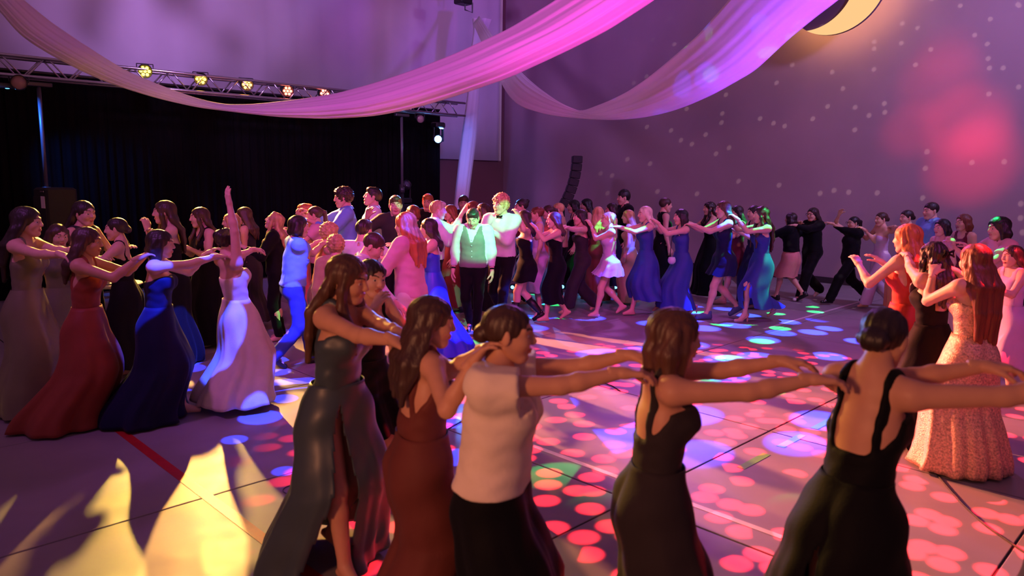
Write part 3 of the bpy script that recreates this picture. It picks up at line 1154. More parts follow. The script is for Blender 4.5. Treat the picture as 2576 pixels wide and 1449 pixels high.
def person(f):
    p = f.p
    g = p.get
    D = math.hypot(p['pos'][0], p['pos'][1])
    res = .0112 if D < 4.6 else (.0148 if D < 7.3 else (.0205 if D < 9.2 else .0240))
    gres = .0095 if D < 4.6 else (.0135 if D < 7.3 else (.0185 if D < 9.2 else .0205))
    seed = (hash_str(p['id']) % 97) * .13
    v, q, mi = build_body(f, res)
    sk = SKIN[g('skin', 0)]
    o = link('person', mesh_np('person_body', v, q, [sk, LIPS, EYE_W, EYE_D, BROW], mi))
    o.location = (p['pos'][0], p['pos'][1], 0)
    o.rotation_euler = (0, 0, f.yaw)
    tag(o, p['label'], 'person', p.get('group', 'dancers holding shoulders in the long dance chain'))

    def part(name, vq_, m, label=None, solid=0.0):
        vv, qq = vq_
        if len(vv) == 0:
            return None
        c = link(name, mesh_np(name, vv, qq, [m]), o)
        if solid and D < 7.3:
            md = c.modifiers.new('cloth_thickness', 'SOLIDIFY')
            md.thickness = solid; md.offset = 1.0
        if label:
            c['label'] = label
        return c

    st, hc = p['hair'][0], p['hair'][1]
    part('hair', build_hair(f, .0074 if D < 4.6 else (.0095 if D < 7.3 else (.0125 if D < 9.2 else .0140) if st != 'curly' else .0095), st, p['hair'][2] if len(p['hair']) > 2 else .3,
                            p['hair'][3] if len(p['hair']) > 3 else 1.0, seed), HAIR[hc])
    last = o
    for w in p['wear']:
        kind, m = w[0], C[w[1]]
        kw = dict(w[2]) if len(w) > 2 else {}
        if kind == 'dress':                               # bodice and skirt of one cloth
            sk_kw = kw.pop('skirt', {})
            kw.setdefault('bottom', .985)
            b = garment(f, gres, seed=seed, **kw)
            s_ = skirt(f, res, seed=seed, **sk_kw)
            vv, qq, _ = merge_parts([(b[0], b[1], 0), (s_[0], s_[1], 0)])
            part('dress', (vv, qq), m, solid=.004)
        elif kind == 'top':
            nm = kw.pop('name', 'shirt')
            nbtn = kw.pop('buttons', 0)
            last = part(nm, garment(f, gres, seed=seed, **kw), m)
            for b_ in range(nbtn):
                zz = 1.30 - b_ * .075
                fr = f.T(.0, 0, zz)
                dv = last.data
                co = np.empty(len(dv.vertices) * 3, np.float32); dv.vertices.foreach_get('co', co); co = co.reshape(-1, 3)
                rel = (co - f.pel) @ f.M / f.s
                sel = (np.abs(rel[:, 1]) < .03) & (np.abs(rel[:, 2] + .93 - zz) < .03) & (rel[:, 0] > 0)
                if sel.any():
                    bx = rel[sel][:, 0].max()
                    MB().lathe([(0, .004), (.007, .003), (.008, 0)], c=f.T(bx, 0, zz), n=10, R=f.M @ roty(math.pi / 2)).build('button', SHOE_W, last, True)
        elif kind == 'skirt':
            part('skirt', skirt(f, res, seed=seed, **kw), m, solid=.004)
        elif kind == 'trousers':
            nm = kw.pop('name', 'trousers')
            part(nm, trousers(f, gres, seed=seed, **kw), m)
        elif kind == 'collar':
            mb = MB()
            ths = np.linspace(-2.75, 2.75, 26)
            V, Q = [], []
            for k_, (rr, zz) in enumerate(((.070, 1.445), (.062, 1.485), (.066, 1.490), (.082, 1.452))):
                for t in ths:
                    rx = rr * (1.14 if f.male else 1.0)
                    V.append(f.T(-.010 + rx * math.cos(t + math.pi) * -1 * -1, rx * math.sin(t + math.pi), zz - .018 * max(0, -math.cos(t))))
            n_ = len(ths)
            Q = [[a * n_ + i, a * n_ + i + 1, (a + 1) * n_ + i + 1, (a + 1) * n_ + i] for a in range(3) for i in range(n_ - 1)]
            mb.add(V, Q)
            mb.build('collar', m, last, smooth=True)
        elif kind == 'bowtie':
            c0 = f.T(.060, 0, 1.448)
            mb = MB()
            Rm = f.M
            for sd in (1, -1):
                pr = np.array([[0, .008, .010], [0, .045, .022], [0, .045, -.022], [0, .008, -.010]])
                pr[:, 1] *= sd
                vv = np.concatenate([pr + np.array([.012, 0, 0]), pr - np.array([.004, 0, 0])]) @ Rm.T + c0
                mb.add(vv, [[0, 1, 2, 3], [7, 6, 5, 4], [0, 4, 5, 1], [1, 5, 6, 2], [2, 6, 7, 3], [3, 7, 4, 0]])
            mb.box(c0, (.022, .018, .02), Rm, .004)
            mb.build('bow_tie', m, last)
        elif kind == 'wristband':
            sd = kw.get('side', 1)
            S, E, Wr = f.arm[sd][:3]
            a = Wr + (E - Wr) * .08; b = Wr + (E - Wr) * kw.get('to', .16)
            MB().tube([a, b], .031 * f.s, 12).build(kw.get('name', 'wristband'), m, o, smooth=True)
        elif kind == 'glasses':
            mb = MB()
            for sd in (1, -1):
                th = np.linspace(0, 2 * math.pi, 15)
                mb.tube([f.hc + f.Mh @ np.array([.100, sd * .034 + .024 * math.cos(t), .006 + .019 * math.sin(t)]) for t in th], .0025, 6, False)
                mb.tube([f.hc + f.Mh @ np.array(c_) for c_ in ((.098, sd * .058, .012), (0, sd * .082, .010))], .0025, 6)
            mb.tube([f.hc + f.Mh @ np.array([.101, y, .012]) for y in (-.012, .012)], .0025, 6)
            mb.build('glasses', M_BLACK, o)
        elif kind == 'clip':
            c0 = f.hc + f.Mh @ np.array([-.125, 0, .03])
            mb = MB()
            for sd in (1, -1):
                mb.tube([c0, c0 + f.Mh @ np.array([-.012, sd * .045, .018]), c0 + f.Mh @ np.array([-.008, sd * .05, -.022]), c0], [.008, .013, .013, .006], 8)
            mb.build('hair_bow', m, o, smooth=True)
    sh = g('shoes')
    for sd in (1, -1):
        if not sh:
            break
        H, K, A, fp, tw = f.leg[sd]
        if sh == 'boot':
            mb = MB()
            top = A + (K - A) * .62
            mb.tube([top, A + (K - A) * .25, A, A + np.array([.0, 0, -.05])], [.062, .052, .042, .042], 16)
            mb.tube([A + rotz(tw) @ roty(fp) @ np.array(c_) for c_ in ((-.05, 0, -.05), (.03, 0, -.05), (.14, 0, -.062))], [.036, .040, .026], 14)
            mb.build('boot', SHOE_B, o, smooth=True)
            continue
        kind, m = sh
        vv, qq = shoe_mesh(kind)
        fr = rotz(tw) @ roty(fp if kind != 'heel' else fp - .45)
        vv = (vv * f.s + np.array([0, 0, -.085 * f.s - (.045 if kind == 'heel' else 0)])) @ fr.T + A
        c = link('shoe', mesh_np('shoe', vv, qq, [m]), o)
    return o


def hash_str(t):
    h = 7
    for ch in t:
        h = (h * 31 + ord(ch)) % 1000003
    return h

# ------------------------------------------------------------------ the hall
S2 = math.sqrt(0.5)
DA, DB = np.array([S2, S2, 0]), np.array([-S2, S2, 0])     # the two directions of the hall, 45 degrees to the view
R45 = rotz(math.pi / 4)


def ab(a, b, z=0.0):
    return DA * a + DB * b + np.array([0, 0, z])


def floor_mat():
    m = mat('floor_sheet', srgb(150, 140, 146), rough=0.3, spec=0.5, noise=0.10, nscale=1.6, bump=0.05, bscale=9)
    nt = m.node_tree
    b = nt.nodes['Principled BSDF']
    tc = nt.nodes.new('ShaderNodeTexCoord')
    no = nt.nodes.new('ShaderNodeTexNoise')
    no.inputs['Scale'].default_value = 5
    no.inputs['Detail'].default_value = 6
    nt.links.new(tc.outputs['Object'], no.inputs['Vector'])
    mr = nt.nodes.new('ShaderNodeMapRange')
    mr.inputs['To Min'].default_value = 0.34
    mr.inputs['To Max'].default_value = 0.55
    nt.links.new(no.outputs[0], mr.inputs['Value'])
    nt.links.new(mr.outputs[0], b.inputs['Roughness'])
    return m


M_FLOOR = floor_mat()
M_SEAM = mat('floor_seam', (0.02, 0.016, 0.02), rough=0.7)
floor = MB().box((0, 10, -0.06), (44, 44, 0.1)).build('floor', M_SEAM)
tag(floor, 'pale grey floor sheets with dark seams over the hall floor', None, kind='structure')
PA, PB, PS, PT = 7.59, 4.5, 1.93, 1.87
panel_me = None
for i in range(-6, 8):
    for j in range(-6, 8):
        c = ab(PA + (i + .5) * PS, PB + (j + .5) * PT)
        if c[1] < -0.8 or abs(c[0]) > 0.80 * c[1] + 3.2 or c[0] + c[1] > 22.6 or c[1] - c[0] > 22.6:
            continue
        if panel_me is None:
            o = MB().rbox(np.zeros(3), np.array([PS / 2 - .007, PT / 2 - .007, .005]), .003).build('floor_panel', M_FLOOR, floor)
            panel_me = o.data
        else:
            o = link('floor_panel', panel_me, floor)
        o.location = (c[0], c[1], -0.005)
        o.rotation_euler = (0, 0, math.pi / 4)


def floor_line(col, a0, b0, a1, b1, w, name):
    p, q = ab(a0, b0), ab(a1, b1)
    L = np.linalg.norm(q - p)
    ang = math.atan2(q[1] - p[1], q[0] - p[0])
    o = MB().box((0, 0, 0), (L, w, .0016)).build('court_line', mat(name, srgb(*col), rough=0.4, noise=0.12, nscale=10), floor)
    o.location = (p + q) / 2 + np.array([0, 0, .0016])
    o.rotation_euler = (0, 0, ang)
    o['label'] = name.replace('_', ' ')


floor_line((236, 216, 226), 3.97, 1.72, 3.97, 5.6, .048, 'white_court_line')
floor_line((190, 40, 44), 1.79, 2.9, 1.79, 6.5, .072, 'red_court_line')
floor_line((226, 206, 216), 9.6, 4.64, 13.1, 4.64, .045, 'pale_court_line')
for k in range(3):
    floor_line((120, 190, 60), 4.75 + k * .62, 2.40, 5.15 + k * .62, 2.40, .06, 'green_court_line')
sock = MB()
th = np.linspace(0, 2 * math.pi, 25)
gp = ground(742, 1232)
sock.tube(np.stack([gp[0] + .075 * np.cos(th), gp[1] + .075 * np.sin(th), np.full(25, .004)], 1), .003, 6, False)
o = sock.build('floor_socket', M_STEEL)
tag(o, 'small round floor socket ring beside the red line', 'floor socket')

CORNER = np.array([-0.3, 21.5, 0])
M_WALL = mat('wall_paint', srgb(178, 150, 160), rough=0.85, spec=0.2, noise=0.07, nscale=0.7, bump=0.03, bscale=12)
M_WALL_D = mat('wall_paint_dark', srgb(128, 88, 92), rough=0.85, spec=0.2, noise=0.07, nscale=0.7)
wr = MB().box(CORNER - DB * 11 + DA * .1 + np.array([0, 0, 4.5]), (.2, 22, 9.2), R45).build('wall_right', M_WALL)
tag(wr, 'long mauve hall wall behind the dancers', None, kind='structure')
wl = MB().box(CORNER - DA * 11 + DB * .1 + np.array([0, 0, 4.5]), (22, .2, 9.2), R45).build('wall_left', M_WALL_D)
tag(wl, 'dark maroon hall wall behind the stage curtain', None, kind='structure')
bs = MB().box(CORNER - DB * 11 - DA * .012 + np.array([0, 0, .06]), (.024, 22, .12), R45).build('baseboard_right', mat('baseboard', srgb(60, 44, 52), rough=.6))
tag(bs, 'dark skirting along the mauve wall', None, kind='structure')


def pleats(p0, p1, z0, z1, n, amp, folds, zn=10, seed=0.0, thick=0.0, bulge=0.0):
    """a hanging sheet with vertical pleats from p0 to p1"""
    p0, p1 = np.asarray(p0, float), np.asarray(p1, float)
    d = p1 - p0
    nrm = unit(np.array([d[1], -d[0], 0]))
    t = np.linspace(0, 1, n)
    V = []
    for z in np.linspace(z0, z1, zn):
        w = amp * (np.sin(t * folds * 2 * math.pi + .5 * np.sin(t * 37 + seed) + .25 * (z - z0)) + .4 * np.sin(t * folds * 4.3 * math.pi + seed))
        V.append(p0 + t[:, None] * d + w[:, None] * nrm + np.array([0, 0, z]))
    V = np.concatenate(V)
    q = [[r * n + i, r * n + i + 1, (r + 1) * n + i + 1, (r + 1) * n + i] for r in range(zn - 1) for i in range(n - 1)]
    return V, np.array(q)


# pale sheet on the left wall
SH = CORNER - DB * .10
sheet = empty('wall_hanging', tuple(SH - DA * 8))
tag(sheet, 'huge pale sheet hanging on the wall above the black curtain', 'backdrop')
M_SHEET = mat('pale_sheet', srgb(216, 206, 214), rough=0.8, noise=0.06, nscale=0.9)
x1 = 19.2
v, q = pleats(SH - DA * x1, SH - DA * .28, 2.46, 9.0, 160, .012, 26, 6)
c = link('sheet', mesh_np('sheet', v, q, [M_SHEET]), sheet)
c.matrix_parent_inverse = Matrix.Translation(-Vector(SH - DA * 8))
c.modifiers.new('thickness', 'SOLIDIFY').thickness = .02
c = MB().box(SH - DA * .27 - DB * .01 + np.array([0, 0, 5.73]), (.05, .06, 6.54), R45).build('lit_edge_strip', mat('sheet_lit_edge', srgb(226, 226, 200), rough=.7), sheet)  # sheet's lit edge, its brightness put into a paler strip
c.matrix_parent_inverse = Matrix.Translation(-Vector(SH - DA * 8))

# black stage curtain
M_CURT = mat('black_drape', srgb(11, 10, 12), rough=0.95, spec=0.1, noise=0.2, nscale=3)
def on_line(px, k):
    r = (px - IW / 2) / FPX
    Y = k / (1 - r)
    return np.array([r * Y, Y, 0])
cu = empty('stage_curtain', tuple(on_line(500, 19.0)))
tag(cu, 'black pleated stage curtain hanging behind the light truss', 'curtain')
P0, P1 = on_line(-260, 19.0), on_line(1104, 19.0)
nb = 7
for k in range(nb):
    a, b = P0 + (P1 - P0) * k / nb, P0 + (P1 - P0) * (k + 1) / nb + (P1 - P0) * .004 * (k < nb - 1)
    v, q = pleats(a, b, .03, 3.50, 90, .014, 9, 8, k * 1.7)
    c = link('curtain_panel', mesh_np('curtain_panel', v, q, [M_CURT]), cu)
    c.matrix_parent_inverse = Matrix.Translation(-Vector(on_line(500, 19.0)))
    c.modifiers.new('thickness', 'SOLIDIFY').thickness = .006
c = MB().tube([P0 + np.array([0, 0, 3.5]), P1 + np.array([0, 0, 3.5])], .022, 10).build('curtain_rail', M_BLACK, cu)
c.matrix_parent_inverse = Matrix.Translation(-Vector(on_line(500, 19.0)))

# ------------------------------------------------------------------ light truss, stands and lamps
TA, TB = on_line(-240, 18.0), on_line(1156, 18.0)
TD = unit(TB - TA); TN = np.array([-TD[1], TD[0], 0])
ZT, ZB = 3.61, 3.34
truss = empty('lighting_truss', tuple(TA + np.array([0, 0, ZB])))
tag(truss, 'long silver box truss carrying the stage lamps', 'truss')
TI = Matrix.Translation(-Vector(TA + np.array([0, 0, ZB])))
def tpart(mb, name, m):
    c = mb.build(name, m, truss, smooth=True)
    c.matrix_parent_inverse = TI
    return c
L = np.linalg.norm(TB - TA)
for z in (ZT, ZB):
    for s in (-.135, .135):
        tpart(MB().tube([TA + TN * s + np.array([0, 0, z]), TB + TN * s + np.array([0, 0, z])], .026, 12), 'chord', M_ALU)
nb = int(L / .29)
for s in (-.135, .135):
    for k in range(nb):
        a = TA + TD * (k * .29 + .05) + TN * s
        b = TA + TD * (k * .29 + .29) + TN * s
        z0, z1 = (ZB, ZT) if k % 2 else (ZT, ZB)
        tpart(MB().tube([a + np.array([0, 0, z0]), b + np.array([0, 0, z1])], .012, 8), 'brace', M_ALU)
for k in range(0, nb, 2):
    a = TA + TD * (k * .29 + .05)
    for z in (ZT, ZB):
        tpart(MB().tube([a - TN * .135 + np.array([0, 0, z]), a + TN * .135 + np.array([0, 0, z])], .010, 8), 'cross_brace', M_ALU)


def crank_stand(px, label):
    b = on_line(px, 17.95)
    o = empty('crank_stand', tuple(b))
    tag(o, label, 'light stand')
    z = np.array([0, 0, 1.])
    MB().tube([z * .06, z * 1.75], .038, 14).build('lower_pole', M_BLACK, o, True)
    MB().tube([z * 1.70, z * 3.22], .028, 14).build('upper_pole', mat('pole_grey', (.16, .16, .18), rough=.4, metal=.4), o, True)
    MB().cyl(z * 1.66, z * 1.78, .055).build('collar', M_STEEL, o, True)
    MB().box((0, 0, 3.25), (.34, .10, .06), R45, .01).build('truss_adapter', M_STEEL, o)
    MB().box((.05, -.05, 1.15), (.12, .10, .16), R45, .012).build('winch', M_STEEL, o)
    for k in range(4):
        a = k * math.pi / 2 + .3
        d = np.array([math.cos(a), math.sin(a), 0])
        MB().tube([z * .30, z * .26 + d * .12, d * .62 + z * .03], .022, 10).build('leg', M_BLACK, o, True)
    return o


crank_stand(122, 'tall black crank stand lit blue under the left end of the truss')
crank_stand(1010, 'dark crank stand under the far end of the truss')


def par_can(pos, aim, color, name_col, label, lit=True, leds=6, r=.105, hang=True):
    dr = unit(np.asarray(aim, float) - pos)
    o = empty('par_can', tuple(pos))
    tag(o, label, 'stage light', 'lamps hung along the truss')
    R = aim_mat(dr)
    MB().lathe([(.0, -.13), (r * .6, -.13), (r * .95, -.09), (r, -.02), (r, .085), (r * .96, .085), (r * .93, .05), (.0, .05)], n=28, R=R).build('housing', M_BLACK, o, True)
    hs = o.children[-1]
    if lit:
        M = mat('led_' + name_col, (0, 0, 0), emit=color, estr=9)
        pts = [(0, 0)] + [(.058 * math.cos(k * 2 * math.pi / leds), .058 * math.sin(k * 2 * math.pi / leds)) for k in range(leds)] if leds > 4 else [(0, 0)]
        rr = .024 if leds > 4 else .08
        for x, y in pts:
            MB().lathe([(.0, .070), (rr * .7, .066), (rr, .055), (rr, .048)], n=14, R=R, c=R @ np.array([x, y, 0])).build('lens', M, hs, True)
    else:
        MB().lathe([(.0, .062), (r * .9, .056), (r * .92, .05)], n=20, R=R).build('lens', mat('unlit_lens', srgb(190, 160, 150), rough=.25), hs, True)
    if hang:
        mb = MB()
        for s in (-1, 1):
            mb.tube([R @ np.array([s * (r + .012), 0, 0]), R @ np.array([s * (r + .012), 0, -.03]) + np.array([0, 0, .10])], .008, 6)
        mb.tube([R @ np.array([-(r + .012), 0, -.03]) + np.array([0, 0, .10]), R @ np.array([(r + .012), 0, -.03]) + np.array([0, 0, .10])], .008, 6)
        mb.build('yoke', M_STEEL, o, True)
    return o


PNAME = ['bright yellow par can, the one nearest the left end of the truss', 'yellow par can second from the left of the lit five',
         'amber par can in the middle of the five lit lamps', 'red par can second from the right of the lit five', 'small red par can at the right of the five lit lamps']
PCOL = [('yellow', (1.0, .66, .05)), ('warm', (1.0, .50, .05)), ('amber', (1.0, .34, .06)), ('red_a', (1.0, .14, .08)), ('red_b', (1.0, .14, .10))]
for pos, aim, lb, (nm, col) in zip(PAR_POS, PAR_AIM, PNAME, PCOL):
    cd = unit(np.array([0, 0, CAM_H]) - pos)
    par_can(pos, pos + unit(unit(np.asarray(aim) - pos) + cd), col, nm, lb)
p = on_line(75, 17.8); p[2] = 3.25
par_can(p, p + np.array([.5, -.8, -.15]), None, '', 'unlit round par can under the left end of the truss', lit=False)
p = on_line(1055, 17.85); p[2] = 3.20
par_can(p, p + np.array([.3, -.9, -.1]), None, '', 'small unlit par can under the far end of the truss', lit=False, r=.085)


def moving_head(pos, lens, label, lit=None, up=1):
    o = empty('moving_head', tuple(pos))
    tag(o, label, 'stage light')
    MB().box((0, 0, .10 * up), (.26, .22, .12), R45, .02).build('base', M_BLACK, o)
    mb = MB()
    for s in (-1, 1):
        d = DA * s * .13
        mb.box(d + np.array([0, 0, -.10 * up]), (.03, .07, .30), R45, .01)
    mb.build('yoke_arms', M_BLACK, o)
    dr = unit(np.asarray(lens, float))
    R = aim_mat(dr)
    MB().lathe([(0, -.13), (.07, -.13), (.10, -.08), (.105, .05), (.092, .13), (.080, .13), (.078, .10), (0, .10)], c=(0, 0, -.20 * up), n=24, R=R).build('head', M_BLACK, o, True)
    M = mat('lens_' + (lit[0] if lit else 'off'), (.1, .1, .15), rough=.1, emit=lit[1] if lit else None, estr=lit[2] if lit else 0)
    MB().lathe([(0, .125), (.05, .118), (.076, .10)], c=(0, 0, -.20 * up), n=20, R=R).build('lens', M, o, True)
    if lit:
        MB().box(np.array([0, 0, .03 * up]) - DB * .115, (.10, .012, .02), R45).build('status_display', M, o)
    return o


p = at(1102, 350, 16.6)
mh = moving_head(p + np.array([0, 0, .20]), -p + np.array([0, 0, 2.0]), 'moving head lamp glowing bright blue at the far end of the truss', ('blue', (.12, .42, 1.0), 30))
p = at(1018, 487, 16.0)
moving_head(p - np.array([0, 0, .05]), (.6, -.6, .5), 'dark moving head lamp standing behind the crowd by the curtain', None, -1)
pl = MB()
pl.box((p[0], p[1], (p[2] - .22) / 2), (.36, .36, p[2] - .22), R45, .02)
o = pl.build('lamp_plinth', M_BLACK)
tag(o, 'black plinth under the dark moving head lamp', 'plinth')
spot('blue_beam', tuple(at(1102, 350, 16.4)), (-.5, 8.5, .6), (.08, .25, 1.0), 2600, 34, .6, .06)
p = on_line(45, 17.85); p[2] = 3.22
spot('blue_pole_light', tuple(p + np.array([-.1, -.35, .02])), tuple(on_line(122, 17.95) + np.array([0, 0, 2.55])), (.02, .16, 1.0), 260, 60, .8, .03)
o = empty('wash_bar', tuple(p))
tag(o, 'small blue lit lamp bar under the left end of the truss', 'stage light')
MB().box((0, 0, -.03), (.42, .09, .07), R45, .01).build('housing', M_BLACK, o)
for k in range(3):
    MB().lathe([(0, -.072), (.025, -.068), (.03, -.06)], c=DA * (k - 1) * .12, n=12).build('lens', mat('led_blue', (1, 1, 1), emit=(.05, .3, 1.0), estr=8), o, True)
p = at(1165, 8, 18.0)
o = empty('flood_lamp', tuple(p))
tag(o, 'black flood lamp with bracket on the sheet at the top of the picture', 'stage light')
MB().box((0, 0, .08), (.34, .30, .22), R45, .02).build('housing', M_BLACK, o)
MB().tube([(.05, -.06, 0), (.05, -.06, -.16), (.22, -.06, -.22), (.22, -.06, 0)], .018, 8).build('bracket', M_STEEL, o)
MB().tube([(0, 0, .18), (0, 0, 2.2)], .02, 8).build('drop_pole', M_STEEL, o)

# ------------------------------------------------------------------ speakers
def pa_speaker(px, Y, ztop, label):
    b = at(px, 442, Y); b[2] = 0
    o = empty('pa_speaker', tuple(b))
    tag(o, label, 'loudspeaker')
    R = rotz(-.6)
    MB().box((0, 0, ztop - .36), (.36, .38, .72), R, .025).build('cabinet', M_RUB, o)
    MB().box(R @ np.array([0, -.195, 0]) + np.array([0, 0, ztop - .40]), (.32, .012, .58), R, .004).build('grille', M_RUB, o)
    MB().box(R @ np.array([.11, -.204, 0]) + np.array([0, 0, ztop - .18]), (.10, .004, .15), R).build('tag', mat('paper_tag', srgb(236, 214, 220), rough=.8), o)
    MB().box(R @ np.array([.10, -.204, 0]) + np.array([0, 0, ztop - .045]), (.10, .004, .016), R).build('badge', M_ALU, o)
    MB().tube([(0, 0, ztop - .70), (0, 0, .55)], .022, 12).build('pole', M_STEEL, o, True)
    for k in range(3):
        a = k * 2.094 + .4
        MB().tube([(0, 0, .75), (math.cos(a) * .45, math.sin(a) * .45, .03)], .016, 8).build('leg', M_STEEL, o, True)


pa_speaker(136, 9.6, at(136, 472, 9.6)[2], 'black loudspeaker on a stand with a pale paper tag, against the curtain')
# curved column of line-array cabinets
c0 = at(1452, 392, 17.0)
arr = empty('line_array', (c0[0], c0[1], 0))
tag(arr, 'slim curved black line array speaker before the mauve wall', 'loudspeaker')
ang, z, x = 0.0, c0[2], 0.0
M_ARR = mat('array_grey', srgb(52, 52, 64), rough=.5)
for k in range(7):
    hgt = .17
    ang = .02 + .075 * k
    dx, dz = -math.sin(ang) * hgt, -math.cos(ang) * hgt
    cc = np.array([x + dx / 2, 0, z + dz / 2])
    MB().box(cc, (.22, .34, hgt - .006), rotz(0) @ roty(ang), .012).build('cabinet', M_BLACK, arr)
    MB().box(cc + roty(ang) @ np.array([-.112, 0, 0]), (.012, .30, hgt - .03), roty(ang)).build('grille', M_ARR, arr)
    x += dx; z += dz
MB().tube([(x, 0, z + .05), (x + .05, 0, .5), (x + .05, 0, .1)], .03, 10).build('pole', M_BLACK, arr, True)
MB().box((x + .05, 0, .25), (.55, .55, .5), None, .02).build('subwoofer', M_BLACK, arr)

# ------------------------------------------------------------------ ceiling drapes
def smooth_poly(pts, n):
    pts = np.asarray(pts, float)
    d = np.r_[0, np.cumsum(np.linalg.norm(np.diff(pts[:, :2], axis=0), axis=1))]
    t = np.linspace(0, d[-1], n)
    out = np.stack([np.interp(t, d, pts[:, i]) for i in range(pts.shape[1])], 1)
    for _ in range(6):
        out[1:-1] = (out[:-2] + 2 * out[1:-1] + out[2:]) / 4
    return out


def swag(upper, lower, n, m, belly, pleat_amp, seed):
    """cloth band between an upper and a lower edge (photo x, y, distance), belly hanging towards the hall"""
    U = np.array([at(*p) for p in smooth_poly(upper, n)])
    Lw = np.array([at(*p) for p in smooth_poly(lower, n)])
    V = np.zeros((n, m, 3))
    for i in range(n):
        w = np.linalg.norm(Lw[i] - U[i])
        for j in range(m):
            t = j / (m - 1)
            p = U[i] * (1 - t) + Lw[i] * t
            b = belly * w * math.sin(math.pi * t) * np.array([.15, -1.0, -.10])
            pl = pleat_amp * (math.sin(t * 34 + seed + .8 * math.sin(i * .05 + seed)) + .6 * math.sin(t * 61 + 2 * seed)) * min(1, w * 2)
            V[i, j] = p + b + np.array([0, -pl, pl * .3])
    q = [[i * m + j, i * m + j + 1, (i + 1) * m + j + 1, (i + 1) * m + j] for i in range(n - 1) for j in range(m - 1)]
    return V.reshape(-1, 3), np.array(q)


def sheer(name, rgb):
    m = bpy.data.materials.new(name)
    m.use_nodes = True
    nt = m.node_tree
    b = nt.nodes['Principled BSDF']
    b.inputs['Base Color'].default_value = (*srgb(*rgb), 1)
    b.inputs['Roughness'].default_value = .7
    b.inputs['Sheen Weight'].default_value = .2
    tl = nt.nodes.new('ShaderNodeBsdfTranslucent')
    tl.inputs[0].default_value = (*srgb(*rgb), 1)
    mx = nt.nodes.new('ShaderNodeMixShader')
    mx.inputs[0].default_value = .18
    nt.links.new(b.outputs[0], mx.inputs[1]); nt.links.new(tl.outputs[0], mx.inputs[2])
    nt.links.new(mx.outputs[0], nt.nodes['Material Output'].inputs[0])
    return m


M_VOILE = sheer('white_voile', (238, 232, 236))
up1 = [(-40, -110, 7.0), (60, 0, 7.4), (134, 60, 7.7), (238, 129, 8.1), (318, 179, 8.4), (378, 204, 8.6), (447, 231, 8.8), (507, 251, 9.0), (569, 264, 9.2), (646, 262, 9.3),
       (745, 251, 9.4), (845, 236, 9.4), (944, 209, 9.3), (1043, 176, 9.2), (1143, 137, 9.0), (1280, 74, 8.7), (1401, 0, 8.3), (1500, -80, 8.0)]
lo1 = [(-140, -130, 6.9), (-60, -40, 7.1), (0, 30, 7.3), (50, 90, 7.5), (119, 134, 7.7), (199, 176, 8.0), (248, 199, 8.2), (323, 226, 8.4), (397, 248, 8.6), (497, 271, 8.8), (596, 283, 8.9),
       (696, 295, 9.0), (820, 300, 9.0), (944, 293, 8.9), (1043, 273, 8.8), (1143, 243, 8.7), (1280, 196, 8.5), (1431, 126, 8.2), (1531, 75, 8.0), (1647, 0, 7.8), (1760, -90, 7.6)]
v, q = swag(up1, lo1, 150, 44, .28, .010, 1.0)
o = link('ceiling_drape', mesh_np('ceiling_drape', v, q, [M_VOILE]))
o.modifiers.new('thickness', 'SOLIDIFY').thickness = .004
tag(o, 'long white voile swag lit pink, sweeping across from the upper left', 'drape', 'voile swags under the ceiling')
up2 = [(1205, 40, 17.5), (1250, 105, 16.0), (1315, 186, 14.0), (1355, 221, 13.0), (1406, 257, 12.0), (1459, 282, 11.2), (1532, 254, 10.6), (1582, 229, 10.2), (1632, 194, 9.9), (1682, 153, 9.6),
       (1758, 86, 9.2), (1833, 0, 8.8), (1910, -100, 8.4)]
lo2 = [(1190, 60, 17.4), (1222, 130, 16.0), (1252, 192, 14.6), (1280, 245, 13.4), (1310, 270, 12.8), (1380, 290, 12.0), (1440, 297, 11.3), (1500, 301, 10.8), (1555, 302, 10.4), (1620, 296, 10.1), (1680, 283, 9.8),
       (1733, 265, 9.5), (1800, 235, 9.2), (1900, 178, 8.9), (1985, 98, 8.6), (2050, 45, 8.4), (2110, 0, 8.2), (2200, -80, 8.0)]
v, q = swag(up2, lo2, 130, 40, .25, .006, 2.3)
o = link('ceiling_drape', mesh_np('ceiling_drape', v, q, [M_VOILE]))
o.modifiers.new('thickness', 'SOLIDIFY').thickness = .004
tag(o, 'violet lit white voile swag rising towards the moon lamp', 'drape', 'voile swags under the ceiling')
# the tail that hangs down to the floor near the corner
pts = [at(1212, 48, 17.5), at(1200, 130, 17.45), at(1190, 240, 17.4), at(1178, 350, 17.3), at(1161, 490, 17.2), at(1150, 600, 17.15), at(1142, 668, 17.1)]
pts = np.array(pts)
n, m = 60, 24
cl = np.stack([np.interp(np.linspace(0, 6, n), np.arange(7), pts[:, i]) for i in range(3)], 1)
V = np.zeros((n, m, 3))
for i in range(n):
    r = np.interp(i / (n - 1), [0, .06, .3, .5, 1], [.20, .14, .115, .15, .12])
    for j in range(m):
        a = 2 * math.pi * j / m
        rr = r * (1 + .18 * math.sin(5 * a + 1) + .10 * math.sin(9 * a + i * .03))
        V[i, j] = cl[i] + np.array([math.cos(a) * rr, math.sin(a) * rr * .5, 0])
q = np.array([[i * m + j, i * m + (j + 1) % m, (i + 1) * m + (j + 1) % m, (i + 1) * m + j] for i in range(n - 1) for j in range(m)])
o = link('drape_tail', mesh_np('drape_tail', V.reshape(-1, 3), q, [M_VOILE]))
tag(o, 'narrow gathered voile tail hanging to the floor by the corner', 'drape')
spot('tail_blue', tuple(at(1120, 330, 14.8)), tuple(at(1174, 390, 17.3)), (.05, .2, 1.0), 130, 46, .8, .03)

